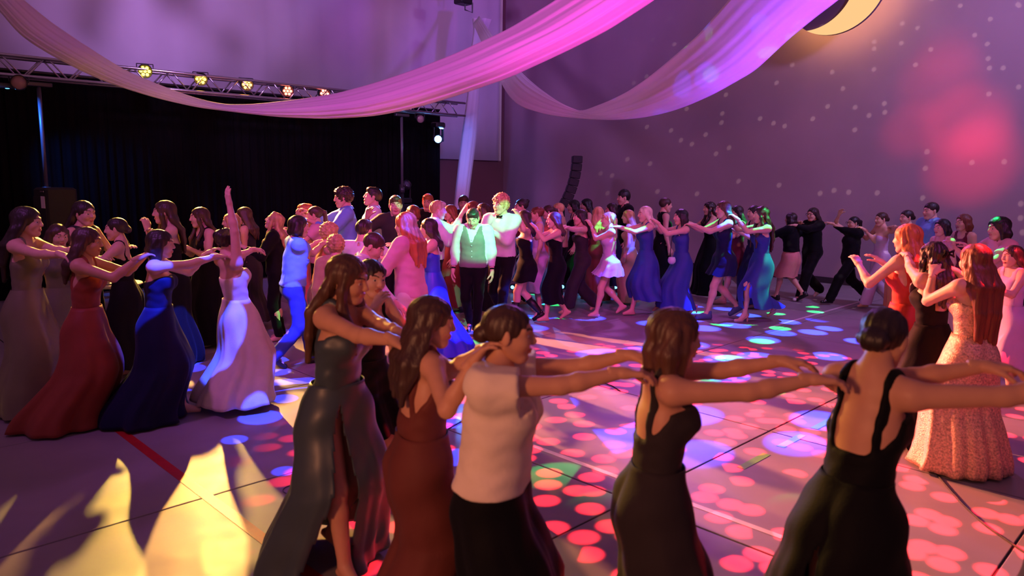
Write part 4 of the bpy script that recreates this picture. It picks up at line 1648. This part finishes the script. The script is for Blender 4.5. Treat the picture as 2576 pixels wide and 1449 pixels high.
# ------------------------------------------------------------------ moon lamp on the wall
mc = at(2105, -44, 14.54)
moon = empty('moon_lamp', tuple(mc))
tag(moon, 'round moon lamp with glowing warm crescent high on the mauve wall', 'wall lamp')
wn = -DA                                             # faces away from the wall
px_m = 14.25 / FPX
hor = unit(np.array([1., -1, 0]))
def mdisc(cx, cy, r, x0, x1, n=64, inner=None):
    """disc or ring as a slab: centre offset (right, up) in metres, depth x0..x1 towards the hall"""
    th = np.arange(n) * 2 * math.pi / n
    ring = lambda rr, d: np.array([hor * (cx + rr * math.cos(t)) + np.array([0, 0, cy + rr * math.sin(t)]) + wn * d for t in th])
    L = [ring(r * .02, x0), ring(r, x0), ring(r, x1), ring(r * .02, x1)] if inner is None else [ring(inner, x0), ring(r, x0), ring(r, x1), ring(inner, x1), ring(inner, x0)]
    V = np.concatenate(L)
    q = [[a * n + i, a * n + (i + 1) % n, (a + 1) * n + (i + 1) % n, (a + 1) * n + i] for a in range(len(L) - 1) for i in range(n)]
    return V, np.array(q)
mb = MB(); mb.add(*mdisc(0, 0, .95, .0, .06))
mb.build('disc', mat('moon_disc', srgb(104, 76, 104), rough=.8), moon)
mb = MB(); mb.add(*mdisc(0, 0, .90, -.07, -.005, inner=.80))
mb.build('back_light', mat('moon_back', (0, 0, 0), emit=(1.0, .50, .18), estr=9), moon)
# crescent: outer circle minus an inner circle moved up and left
n = 48
ro, ri, ox, oy = .95, .86, -.46, .03
V = []
dd = math.hypot(ox, oy); phi = math.atan2(oy, ox)
half = math.acos((ro * ro - ri * ri + dd * dd) / (2 * dd) / ro)
tips = [np.array([ro * math.cos(phi + k * half), ro * math.sin(phi + k * half)]) for k in (1, -1)]
a0, a1 = phi + half - 2 * math.pi, phi - half
ia = [math.atan2(t[1] - oy, t[0] - ox) for t in tips]
for f in np.linspace(0, 1, n):
    t, ti = a0 + f * (a1 - a0), ia[0] + f * (ia[1] - ia[0])
    po = np.array([ro * math.cos(t), ro * math.sin(t)])
    pi_ = np.array([ox + ri * math.cos(ti), oy + ri * math.sin(ti)])
    for pnt in (po, pi_):
        for d in (.075, .115):
            V.append(hor * pnt[0] + np.array([0, 0, pnt[1]]) + wn * d)
q = []
for i in range(n - 1):
    a, b = i * 4, i * 4 + 4
    q += [[a + 1, b + 1, b + 3, a + 3], [a, a + 2, b + 2, b], [a, b, b + 1, a + 1], [a + 2, a + 3, b + 3, b + 2]]
mb = MB(); mb.add(V, q)
mb.build('crescent', mat('moon_crescent', (0, 0, 0), emit=srgb(255, 196, 132), estr=1.0), moon)

# ------------------------------------------------------------------ tables, cups and gear behind the legs
def bistro(px, Y, ztop, label):
    b = at(px, 442, Y); b[2] = 0
    o = empty('bistro_table', tuple(b))
    tag(o, label, 'table')
    MB().lathe([(0, ztop), (.30, ztop), (.305, ztop - .012), (.29, ztop - .025), (0, ztop - .025)], n=32).build('table_top', mat('table_white', srgb(206, 196, 200), rough=.4), o, True)
    MB().tube([(0, 0, ztop - .02), (0, 0, .03)], .03, 12).build('column', M_STEEL, o, True)
    MB().lathe([(0, .035), (.05, .035), (.24, .012), (.25, 0), (0, 0)], n=28).build('base', M_STEEL, o, True)
    return b


b = bistro(268, 9.4, .85, 'white bistro table by the curtain holding a glowing orange cup')
o = empty('paper_cup', (b[0] - .02, b[1] - .1, .85))
tag(o, 'glowing orange cup on the table by the curtain', 'cup')
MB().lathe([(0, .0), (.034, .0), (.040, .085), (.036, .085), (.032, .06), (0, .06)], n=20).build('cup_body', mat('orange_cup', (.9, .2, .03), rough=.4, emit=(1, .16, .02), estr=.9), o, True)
MB().lathe([(.040, .085), (.0435, .088), (.040, .092), (.036, .088)], n=20).build('rim', mat('cup_rim', srgb(230, 130, 180), rough=.4), o, True)
b = bistro(264, 8.0, .82, 'white bistro table between the dancers, holding a cup and saucer')
o = empty('coffee_cup', (b[0], b[1] - .1, .82))
tag(o, 'small white cup standing on its saucer on the bistro table', 'cup')
MB().lathe([(0, .012), (.030, .012), (.036, .085), (.032, .085), (.027, .02), (0, .02)], n=20).build('cup_body', SHOE_W, o, True)
MB().lathe([(0, .0), (.04, .0), (.075, .010), (.075, .014), (.0, .012)], n=24).build('saucer', SHOE_W, o, True)

# low gear along the back of the dance floor
for k, (px, Y, w, lab) in enumerate([(1345, 12.9, .8, 'blue lit light bar on the floor behind the girl in boots'),
                                     (1445, 13.1, .7, 'blue lit light bar on the floor behind the strapless black dress'),
                                     (1560, 13.2, .9, 'blue lit light bar on the floor behind the lilac dress')]):
    b = at(px, 442, Y); b[2] = 0
    o = empty('light_bar', tuple(b), -.25)
    tag(o, lab, 'light bar', 'light bars along the back of the floor')
    hs = MB().box((0, 0, .10), (w, .12, .10), None, .012).build('housing', M_BLACK, o)
    for s in (-1, 1):
        MB().box((s * w * .4, 0, .025), (.05, .2, .05), None, .008).build('foot', M_STEEL, o)
    nl = int(w / .1)
    for j in range(nl):
        MB().lathe([(0, .018), (.022, .014), (.032, 0)], c=((j - (nl - 1) / 2) * .1, -.06, .10), n=12, R=rotx(math.pi / 2)).build('lens', mat('bar_led', (1, 1, 1), emit=(.10, .45, 1.0), estr=5), hs, True)
for k, (px, Y, lab) in enumerate([(1490, 14.0, 'dark flight case behind the legs beside the light bars'), (1640, 14.3, 'grey flight case by the wall behind the navy dress')]):
    b = at(px, 442, Y); b[2] = 0
    o = empty('flight_case', tuple(b), -.4)
    tag(o, lab, 'case')
    MB().box((0, 0, .30), (.8, .5, .5), None, .015).build('body', mat('case_%d' % k, srgb(46, 40, 56) if k == 0 else srgb(150, 140, 160), rough=.6), o)
    for s in (-1, 1):
        for t in (-1, 1):
            MB().box((s * .395, t * .245, .30), (.03, .03, .52), None, .006).build('corner', M_ALU, o)
    MB().box((0, -.255, .40), (.16, .012, .08), None, .004).build('handle', M_ALU, o)
    for s in (-1, 1):
        MB().lathe([(0, -.015), (.035, -.015), (.04, 0), (.035, .015), (0, .015)], c=(s * .3, 0, .03), n=14, R=rotx(math.pi / 2)).build('caster', M_RUB, o, True)
# cables on the floor
def cable(pts, r, label, n=60):
    P = np.array([ground(*p) for p in pts])
    t = np.linspace(0, len(P) - 1, n)
    c = np.stack([np.interp(t, np.arange(len(P)), P[:, i]) for i in range(3)], 1)
    for _ in range(10):
        c[1:-1] = (c[:-2] + 2 * c[1:-1] + c[2:]) / 4
    c[:, 2] = r + .001
    o = MB().tube(c, r, 8).build('floor_cable', M_RUB, smooth=True)
    tag(o, label, 'cable')


cable([(2330, 1165), (2420, 1270), (2480, 1325), (2576, 1392), (2700, 1460)], .006, 'black cable on the pink lit floor at the lower right')
cable([(1470, 948), (1510, 962), (1540, 972), (1560, 985)], .005, 'short black cable end on the floor in the middle of the dance floor')
cable([(1230, 1235), (1180, 1050), (1120, 1085), (1060, 1130)], .005, 'thin black cable on the floor behind the white tee')

# ------------------------------------------------------------------ the guests
PEOPLE = []
CH = 'guests dancing in the long shoulder chain'
CR_ = 'guests crowded before the stage'


def P(id, px, top, D, yaw, label, hair, wear, group=CR_, dh=0.0, **kw):
    t = at(px, top, D)
    kw.update(id=id, pos=(t[0], D), h=max(1.45, min(1.92, t[2] - .012 + dh)), yaw=yaw, label=label, hair=hair, wear=wear, group=group)
    PEOPLE.append(kw)


def gown(c, top='strapless', back=None, ease=.008, **sk):
    return ('dress', c, dict(top=top, back=back, ease=ease, skirt=sk))


def shirt(c, sleeve=1.9, bottom=.94, loose=.012, top='shirt', **k):
    return ('top', c, dict(top=top, sleeve=sleeve, bottom=bottom, loose=loose, **k))


FOLD = ('at', (.20, -.12, -.30), 25, (0, 0, 1))
# --- front of the chain, close to the camera
P('satin', 838, 627, 3.65, -40, 'girl with long chestnut hair in a dark green satin gown with a high slit', ('longfront', 'chestnut', .30, 1.05),
  [gown('satin', 'cowl', hem=.04, flare=.16, folds=7, famp=.12, sway=(-.14, .0), slit=[(-30, 26, .92)])], CH, skin=1, head=(6, 12, 6), twist=24, wide=1.06, arms=('on', 'brown'), legs={-1: (.20, -.10, .0, .0), 1: (-.12, .06, .04, .35)}, lean=5)
P('behind', 918, 640, 4.4, -35, 'dark haired girl in black half hidden behind the satin gown, hand at her mouth', ('long', 'dark', .34),
  [gown('black', 'straps', hem=.50, flare=.12)], CR_, head=(-10, 6, -4), armR=('at', (.24, -.02, .02), 30, (0, -1, .3), (.2, -.5, -1)), armL=('at', (.30, .05, -.10), 25), stride=.3, shoes=('dress', SHOE_B))
P('brown', 1056, 732, 3.12, 24, 'girl with long dark brown hair in a plain brown gown behind the white tee', ('long', 'brown', .24, 1.05),
  [gown('brown', 'straps', back=.12, hem=.05, flare=.04, folds=6, famp=.08, sway=(-.05, 0))], CH, skin=1, wide=1.14, head=(-16, 8, 0), arms=('on', 'tee'), stride=.22)
P('tee', 1250, 750, 2.80, -14, 'girl with pinned brown hair in a cream tee and long black skirt', ('lowbun', 'brown', .2, 1.0),
  [('skirt', 'black', dict(hem=.05, flare=.16, folds=8, famp=.10)), ('top', 'cream', dict(top='vneck', sleeve=.42, bottom=.93, loose=.030, name='tee_shirt'))], CH, skin=1, head=(10, 4, 0), arms=('on', 'grey'), stride=.25, twist=0, wide=1.15)
P('grey', 1668, 762, 2.76, 4, 'girl with straight bobbed brown hair in a dark grey low backed dress', ('bob', 'chestnut', .11, 1.08),
  [gown('greydress', 'straps', back=.10, hem=.06, flare=.10, folds=8, famp=.09)], CH, skin=1, head=(4, 6, 0), arms=('on', 'blackfront'), stride=.2)
P('blackfront', 2190, 745, 2.62, 34, 'dark haired girl in a black strappy dress, largest dancer at the lower right', ('lowbun', 'dark', .2, 1.15),
  [gown('black', 'straps', back=.12, hem=.05, flare=.20, folds=7, famp=.10, sway=(-.30, .05), slit=[(178, 20, .74)])], CH, skin=1, head=(10, 8, 0), arms=('on', 'edge'), stride=-.5, lean=10)
P('edge', 2860, 760, 2.45, 5, 'dancer in black at the right edge of the picture, mostly cut off', ('long', 'dark', .3), [gown('black', 'straps', hem=.05, flare=.25)], CH, skin=1, arms='down')
# --- left run of the chain
P('olive', 48, 515, 6.1, 8, 'tall girl with long dark hair in an olive satin gown at the left edge', ('long', 'dark', .34, 1.1),
  [gown('oliv_s', 'straps', hem=.03, flare=.14, folds=7)], CH, head=(4, 2, 0), arms=('on', 'rust'))
P('peek', 137, 557, 6.95, -35, 'girl in sage looking out between the olive and the rust gowns', ('bob', 'brown', .03), [gown('sage', 'tank', hem=.1, flare=.08)], CR_, head=(0, 10, 0))
P('rust', 200, 563, 5.8, 12, 'brown haired girl in a rust red gown sweeping to the left', ('long', 'brown', .20, 1.05),
  [gown('rust', 'straps', back=.08, hem=.02, flare=.22, folds=7, famp=.16, sway=(-.22, .02))], CH, skin=1, arms=('on', 'navy'), stride=.3)
P('navy', 385, 570, 5.95, 14, 'girl with a dark bob in a navy off shoulder gown', ('bob', 'dark', .06, 1.05),
  [gown('navy', 'strapless', hem=.02, flare=.22, folds=8, famp=.14, sway=(-.15, .02))], CH, arms=('on', 'white'), stride=.3)
P('vest', 198, 500, 7.35, -10, 'tall dark haired girl in a grey vest behind the rust gown', ('halfup', 'dark', .22), [('trousers', 'black'), ('top', 'charcoal', dict(top='tank', bottom=.93, loose=.008, name='vest'))],
  CR_, head=(-8, 4, 0), armL=('at', (.34, .0, -.16), 20), armR=('at', (.30, -.05, -.22), 20))
P('bun', 303, 543, 7.3, 196, 'girl with a low bun in a black strappy dress facing left', ('lowbun', 'dark', .2), [gown('black', 'straps', hem=.1, flare=.12)], CR_, head=(0, 2, 0),
  armL=('at', (.36, .0, -.02), 20), armR=('at', (.26, .0, -.20), 25))
P('tall', 425, 500, 7.85, 215, 'girl with long brown hair in a strapless black gown, hands clasped', ('longfront', 'brown', .30), [gown('black', 'strapless', hem=.02, flare=.12, folds=9)], CR_,
  head=(-14, 2, 0), armL=('at', (.20, -.16, .02), 35), armR=('at', (.16, .18, -.06), 35))
P('clasp', 512, 517, 8.6, 230, 'brown haired girl with hands folded at her chest beside the strapless black gown', ('longfront', 'brown', .26), [gown('black', 'tank', hem=.05, flare=.10)], CR_,
  head=(-20, 4, 0), armL=('at', (.24, -.10, -.16), 30), armR=('at', (.24, .10, -.18), 30))
P('white', 592, 563, 6.36, 48, 'girl in a flowing cream gown with one arm raised high', ('updo', 'dark', .2, 1.05),
  [gown('cream', 'strapless', hem=.06, flare=.20, folds=8, famp=.16, sway=(-.05, .0))], CH, head=(0, 4, 4), armR=('at', (-.02, .06, .54), 12, (-1, 0, 0), (0, -1, .2)), armL=('on', 'tshirt', 1), stride=.3, lean=-9, shoes=('heel', SHOE_N))
P('straw', 590, 532, 9.1, 190, 'girl with straw blond hair behind the raised arm', ('bob', 'straw', .05), [gown('black', 'straps', hem=.1, flare=.1)], CR_)
P('arm2', 622, 517, 9.65, 185, 'brown haired girl just right of the raised arm', ('long', 'brown', .2), [gown('charcoal', 'tank', hem=.1, flare=.1)], CR_)
P('headback', 692, 530, 8.9, 188, 'blond girl throwing her head back in a black jacket', ('wavy', 'blond', .22), [('trousers', 'black'), shirt('black', bottom=.90)], CR_, head=(0, -22, 0), armL=('at', (.34, 0, -.14), 20))
P('tshirt', 733, 533, 7.7, 28, 'girl with a dark bob in a sky blue tee and blue shorts', ('bob', 'dark', .03), [('trousers', 'denim', dict(wide=.012)), ('top', 'sky', dict(top='tee', sleeve=.5, bottom=.93, loose=.010, name='tee_shirt'))],
  CH, head=(0, 4, 0), arms=('on', 'coral'), stride=.4, lean=5, shoes=('dress', SHOE_B))
P('laugha', 772, 508, 10.3, 182, 'laughing ginger girl behind the curly blond dancer', ('updo', 'ginger'), [gown('coral', 'tank', hem=.1, flare=.1)], CR_)
P('laughb', 800, 515, 9.75, 186, 'laughing girl with a brown ponytail in a pale pink top', ('pony', 'brown', .2), [('trousers', 'black'), ('top', 'pinkshirt', dict(top='tee', sleeve=.5, bottom=.93, loose=.01))], CR_, arms=('at', (.36, 0, -.06), 20))
P('coral', 808, 560, 8.2, 24, 'dancer with short curly blond hair in a coral top', ('curly', 'blond', .1, 1.1), [('skirt', 'tan', dict(hem=.30, flare=.2)), ('top', 'coral', dict(top='tank', bottom=.93, loose=.006, name='top'))], CH, lean=8, arms=('at', (.40, 0, -.02), 20))
P('tuft', 845, 590, 7.1, 110, 'dancer with tousled blond hair nearly hidden behind the satin gown', ('curly', 'blond'), [('trousers', 'black'), shirt('tan')], CR_)
P('bluem', 874, 470, 10.0, 196, 'tall young man with dark curls in a light blue shirt, arm stretched out', ('curly', 'dark'), [('trousers', 'black'), shirt('sky'), ('collar', 'sky')], CR_, male=True,
  armR=('at', (.46, .06, .0), 35), armL=('at', (.40, 0, -.10), 20))
P('whitem', 942, 470, 10.4, 196, 'young man with dark hair and white shirt tipping his head up', ('short', 'black'), [('trousers', 'black'), shirt('white'), ('collar', 'white')], CR_, male=True, head=(0, -14, 0), arms=('at', (.34, 0, -.20), 20))
P('greenm', 996, 490, 10.0, 262, 'young man in a dark shirt with green light on his face', ('short', 'brown'), [('trousers', 'black'), shirt('charcoal')], CR_, male=True, head=(20, 2, 0), armR=('at', (.20, -.12, .05), 20))
P('backmen', 908, 550, 7.7, 70, 'dark haired boy seen from behind in a white tee', ('short', 'dark'), [('trousers', 'black'), ('top', 'white', dict(top='tee', sleeve=.5, bottom=.92, loose=.012, name='tee_shirt'))], CR_, male=True, lean=4, arms=('at', (.40, 0, -.05), 20))
P('bent', 893, 580, 6.35, -8, 'boy with cropped hair in a white shirt and black waistcoat looking down', ('crop', 'brown'), [('trousers', 'black'), shirt('white'), ('collar', 'white'), ('top', 'black', dict(top='vneck', bottom=.95, loose=.018, ease=.010, name='waistcoat'))], CR_,
  male=True, head=(0, 28, 0), lean=12, arms=('at', (.24, 0, -.40), 20), dh=.03)
P('redhair', 1032, 530, 7.2, 158, 'girl with long ginger hair in a pink buttoned shirt', ('long', 'ginger', .28, 1.1), [('trousers', 'cream', dict(wide=.02)), shirt('pinkshirt', sleeve=1.6, bottom=.88, loose=.014, buttons=4)], CR_, head=(0, 6, 0), arms=('at', (.36, 0, -.18), 25))
P('royal', 1088, 545, 8.45, 192, 'smiling dark haired girl in a royal blue satin gown', ('long', 'dark', .16), [gown('royal', 'strapless', hem=.02, flare=.26, folds=10, famp=.12, sway=(-.12, 0))], CR_, wide=1.08, armw=1.15, arms=('at', (.42, 0, -.06), 20), head=(-24, 2, 0))
P('handup', 1092, 503, 9.9, 8, 'blond boy in a white shirt raising an open hand', ('short', 'blond'), [('trousers', 'black'), shirt('white'), ('collar', 'white')], CR_, male=True, armL=('at', (.36, 0, .12), 5, (-1, 0, 0), (0, .2, -1)), armR=('at', (.34, 0, -.05), 12))
P('gingertop', 1078, 486, 11.7, -95, 'ginger haired boy at the back below the end of the truss', ('short', 'ginger'), [('trousers', 'black'), shirt('black')], CR_, male=True)
P('bobback', 1046, 513, 10.9, 182, 'girl with an auburn bob at the back beside the green lit face', ('bob', 'auburn', .04), [gown('black', 'tank', hem=.1)], CR_)
P('auba', 1140, 512, 11.1, 200, 'girl with long auburn hair left of the hanging voile tail', ('long', 'auburn', .2), [gown('wine', 'tank', hem=.1)], CR_)
P('tailboy', 1167, 490, 11.95, -90, 'brown haired boy standing below the voile tail', ('short', 'brown'), [('trousers', 'black'), shirt('charcoal')], CR_, male=True)
P('bobwine', 1197, 503, 11.4, 182, 'girl with a short auburn bob in a wine dress at the back', ('bob', 'auburn', .02), [gown('wine', 'tank', hem=.1)], CR_)
P('vestboy', 1192, 527, 9.5, -96, 'boy in a grey waistcoat and white shirt walking with bowed head', ('short', 'dark'), [('trousers', 'black'), shirt('white'), ('collar', 'white'), ('top', 'vest', dict(top='vneck', bottom=.92, loose=.016, ease=.010, name='waistcoat', buttons=4)),
  ('wristband', 'black', dict(side=1)), ('wristband', 'black', dict(side=-1))], CR_, male=True, head=(0, 26, 0), dh=.05, stride=.25, shoes=('dress', SHOE_B))
P('bowtie', 1265, 487, 9.95, -115, 'tall boy with blond curls, white shirt and black bow tie', ('curly', 'straw', .1, 1.12), [('trousers', 'black'), shirt('white'), ('collar', 'white'), ('bowtie', 'black')], CH, male=True, head=(-14, -2, 0), stride=.3,
  armR=('at', (.30, .10, -.14), 25), armL=('at', (.30, -.20, -.12), 25), shoes=('dress', SHOE_B))
P('darkbob', 1224, 508, 10.8, 184, 'dark bobbed girl between the waistcoat and the bow tie', ('bob', 'dark', .03), [gown('black', 'tank', hem=.1)], CR_)
P('bunback', 1320, 497, 11.75, 192, 'dark haired person with a top bun behind the bow tie', ('bun', 'dark', .2, .8), [('trousers', 'black'), shirt('wine')], CR_)
# --- far run of the chain, moving left
P('boots', 1326, 523, 10.25, 186, 'girl in a short black dress and tall black boots', ('long', 'dark', .14), [gown('black', 'strapless', hem=.60, flare=.06, folds=5, famp=.03)], CH, arms=('on', 'bowtie'), stride=.36, shoes='boot')
P('updolilac', 1358, 517, 11.3, 186, 'girl with pinned auburn hair in lilac behind the short black dress', ('updo', 'auburn'), [gown('lilac', 'tank', hem=.3)], CR_)
P('ponyback', 1387, 513, 12.0, 186, 'girl with a brown ponytail far back in a coral dress', ('pony', 'brown', .2), [gown('coral', 'tank', hem=.3)], CR_)
P('midi', 1402, 528, 10.4, 188, 'girl with chestnut hair in a strapless black midi dress, barefoot', ('long', 'chestnut', .12), [gown('black', 'strapless', hem=.27, flare=.0, folds=5, famp=.05)], CH, arms=('on', 'boots'), stride=.3)
P('cropback', 1412, 508, 12.4, 178, 'boy with cropped fair hair below the line array', ('crop', 'straw'), [('trousers', 'black'), shirt('tan')], CR_, male=True)
P('jumpsuit', 1468, 520, 11.0, 188, 'girl with long dark hair in a black jumpsuit with wide legs', ('long', 'dark', .22), [('trousers', 'charcoal', dict(wide=.045, cuff=.10)), ('top', 'charcoal', dict(top='strapless', bottom=.95, name='bodice'))], CH, arms=('on', 'midi'), stride=.45)
P('bb1', 1450, 500, 12.95, 186, 'black bobbed head behind the jumpsuit', ('bob', 'black', .02), [gown('black', 'tank', hem=.2)], CR_)
P('bb2', 1482, 497, 13.4, 182, 'tall girl with long black hair at the back right of the line array', ('long', 'black', .2), [gown('wine', 'tank', hem=.2)], CR_)
P('streak', 1507, 517, 12.1, 95, 'girl with straight streaked blond hair seen from behind in a brown dress', ('long', 'straw', .22), [gown('brown', 'tank', hem=.05, flare=.06)], CR_)
P('lilac', 1538, 527, 10.8, 187, 'girl with pinned blond hair in a short flared lilac dress, barefoot', ('updo', 'straw', .2, .9), [gown('lilac', 'strapless', hem=.63, flare=.42, folds=11, famp=.12)], CH, arms=('on', 'jumpsuit'), stride=.4)
P('bb3', 1546, 508, 12.8, 182, 'dark bobbed girl at the back behind the lilac dress', ('bob', 'dark', .04), [gown('navy', 'tank', hem=.2)], CR_)
P('fringe', 1577, 477, 13.3, 190, 'very tall young man with a black fringe, all in black', ('fringe', 'black', .1, 1.1), [('trousers', 'black'), shirt('black')], CR_, male=True)
P('tan', 1588, 525, 12.0, 165, 'long haired blond girl in a tan gown behind the chain', ('long', 'blond', .26), [gown('tan', 'straps', hem=.05, flare=.05, folds=6)], CR_)
P('platinum', 1632, 512, 11.0, 188, 'girl with platinum hair in a navy midi dress, barefoot', ('long', 'platinum', .10), [gown('midblue', 'tank', hem=.26, flare=.26, folds=9, famp=.13, sway=(-.10, 0))], CH, arms=('on', 'lilac'), stride=.45)
P('turned', 1668, 495, 12.7, 8, 'short haired person in black facing right behind the navy midi dress', ('crop', 'brown'), [gown('black', 'tank', hem=.05, flare=.05)], CR_)
P('bluegown', 1722, 520, 10.9, 187, 'girl with a black bob in a blue gown, small pale bag at her side', ('bob', 'black', .10), [gown('midblue', 'tank', hem=.14, flare=.18, folds=9, famp=.12, sway=(.10, 0))], CH, arms=('on', 'platinum'), stride=.4, shoes=('heel', SHOE_W))
P('curlygown', 1792, 505, 13.2, 188, 'girl with long dark curls in a black gown by the wall', ('wavy', 'dark', .26), [gown('black', 'strapless', hem=.02, flare=.16)], CR_, arms=('at', (.42, 0, -.08), 20))
P('sneaker', 1830, 498, 10.8, 187, 'tall girl with straight hair in a short navy dress and sneakers', ('long', 'chestnut', .06), [gown('navy', 'tank', hem=.66, flare=.16, folds=6, famp=.06)], CH, arms=('on', 'bluegown'), stride=.5, shoes=('sneaker', SHOE_S))
P('behinds', 1862, 510, 12.2, 188, 'long haired girl in wine just behind the sneakers dancer', ('long', 'dark', .2), [gown('wine', 'tank', hem=.5, flare=.1)], CR_, stride=.5, shoes=('dress', SHOE_N), arms=('at', (.40, 0, -.1), 20))
P('slitblue', 1925, 512, 10.65, 191, 'girl with long wavy brown hair in a bright blue slit dress and heels', ('wavy', 'brown', .40), [gown('midblue', 'straps', hem=.22, flare=.10, folds=6, famp=.06, slit=[(40, 16, .62)])], CH, head=(-12, 2, 0), arms=('on', 'sneaker'), stride=.5, heel=.05, shoes=('heel', SHOE_N))
P('navyb', 1905, 514, 11.8, 189, 'girl in a dark navy gown half hidden behind the blue slit dress', ('long', 'dark', .2), [gown('navy', 'tank', hem=.08, flare=.1)], CR_, arms=('at', (.40, 0, -.1), 20))
P('pinkskirt', 1998, 530, 12.5, 135, 'girl with a dark bob, black top and pink skirt seen from behind', ('bob', 'dark', .06), [('skirt', 'pink', dict(hem=.42, flare=.10, folds=5, famp=.04)), ('top', 'black', dict(top='tee', sleeve=1.8, bottom=.98, loose=.012, name='top'))], CH, armL=('at', (.46, .05, .0), 18), armR=('at', (.40, 0, -.1), 18), stride=.4, shoes=('dress', SHOE_B))
P('glasses', 2052, 515, 12.7, 205, 'woman with glasses and long dark hair, all in black', ('long', 'dark', .18), [('trousers', 'black', dict(wide=.03)), shirt('black', bottom=.85), ('glasses', 'black')], CH, arms=('on', 'pinkskirt'), stride=.55, shoes=('dress', SHOE_W))
P('ponyblack', 2148, 533, 12.3, 190, 'dancer with a low dark ponytail in black, arm raised, stepping wide', ('pony', 'black', .3), [('trousers', 'black', dict(wide=.03)), shirt('black', bottom=.88), ('glasses', 'black')], CH, armL=('on', 'glasses', 0), armR=('at', (.20, -.02, .34), 15), stride=.75, lean=-3, shoes=('dress', SHOE_B))
P('jump', 2226, 527, 12.0, 188, 'girl with brown hair tied back in a pale lilac jumpsuit', ('lowbun', 'brown', .2), [('trousers', 'lilac', dict(wide=.04)), ('top', 'lilac', dict(top='strapless', bottom=.95, name='bodice'))], CH, arms=('on', 'ponyblack'), stride=.5)
P('redface', 2290, 525, 11.4, 188, 'girl with a dark low bun and red light on her face', ('lowbun', 'dark'), [gown('coral', 'straps', hem=.1)], CH, arms=('on', 'jump'))
P('cropm', 2352, 506, 10.95, 190, 'young man with cropped hair and a blue shirt by the red lit wall', ('crop', 'dark'), [('trousers', 'black'), shirt('sky'), ('collar', 'sky')], CR_, male=True)
P('bobr', 2380, 547, 9.7, 192, 'girl with a black bob in a pale pink dress before the cropped young man', ('bob', 'black', .04), [gown('pinkshirt', 'tank', hem=.1)], CR_)
P('brownr', 2434, 535, 10.2, 190, 'brown haired girl in wine near the right edge', ('bob', 'auburn', .05), [gown('wine', 'tank', hem=.1)], CR_)
P('pinkr', 2528, 540, 8.0, 182, 'dancer with a thick black bob in a pink shirt at the right edge', ('bob', 'black', .06, 1.2), [('trousers', 'lilac'), shirt('pinkshirt', sleeve=.6, bottom=.90)], CH, arms=('at', (.42, 0, -.02), 20), stride=.3)
P('edger', 2562, 612, 7.0, 184, 'dancer in a pale dress cut off by the right edge', ('long', 'brown', .2), [gown('lilac', 'tank', hem=.3, flare=.15)], CR_, arms=('at', (.40, 0, -.12), 20))
P('redgown', 2302, 560, 6.2, 118, 'girl with long strawberry blond hair in a red gown', ('long', 'ginger', .26, 1.12), [gown('red', 'straps', back=.12, hem=.05, flare=.06, folds=6)], CH, arms=('at', (.36, 0, -.06), 20), head=(10, 4, 0))
P('bowgirl', 2366, 605, 5.6, 112, 'girl with dark curls and a black hair bow in a black gown', ('wavy', 'dark', .26, 1.05), [gown('black', 'straps', back=.10, hem=.05, flare=.10), ('clip', 'black'), ('wristband', 'wine', dict(side=1, to=.11, name='bracelet'))], CH, arms=('on', 'redgown'))
P('glitter', 2472, 610, 5.15, 104, 'girl with very long auburn hair in a glittering peach gown', ('long', 'auburn', .46, 1.12), [gown('glitter', 'strapless', hem=.02, flare=.16, folds=12, famp=.10), ('wristband', 'wine', dict(side=1, to=.11, name='bracelet'))], CH, arms=('on', 'bowgirl'))

FIGS = {p['id']: Fig(p) for p in PEOPLE}
for f in FIGS.values():
    f.limbs(FIGS)
for f in FIGS.values():
    person(f)

# small bag at the side of the blue gown
f = FIGS['bluegown']
b = at(1690, 652, 10.72)
o = empty('handbag', tuple(b))
tag(o, 'small pale drop shaped handbag hanging beside the blue gown', 'bag')
MB().lathe([(0, -.075), (.03, -.07), (.055, -.04), (.058, -.005), (.045, .03), (0, .035)], n=18).build('pouch', mat('bag_pale', srgb(206, 196, 224), rough=.5), o, True)
MB().tube([(-.03, 0, .03), (-.01, .02, .30), (.08, .10, .42)], .006, 6).build('strap', M_RUB, o, True)
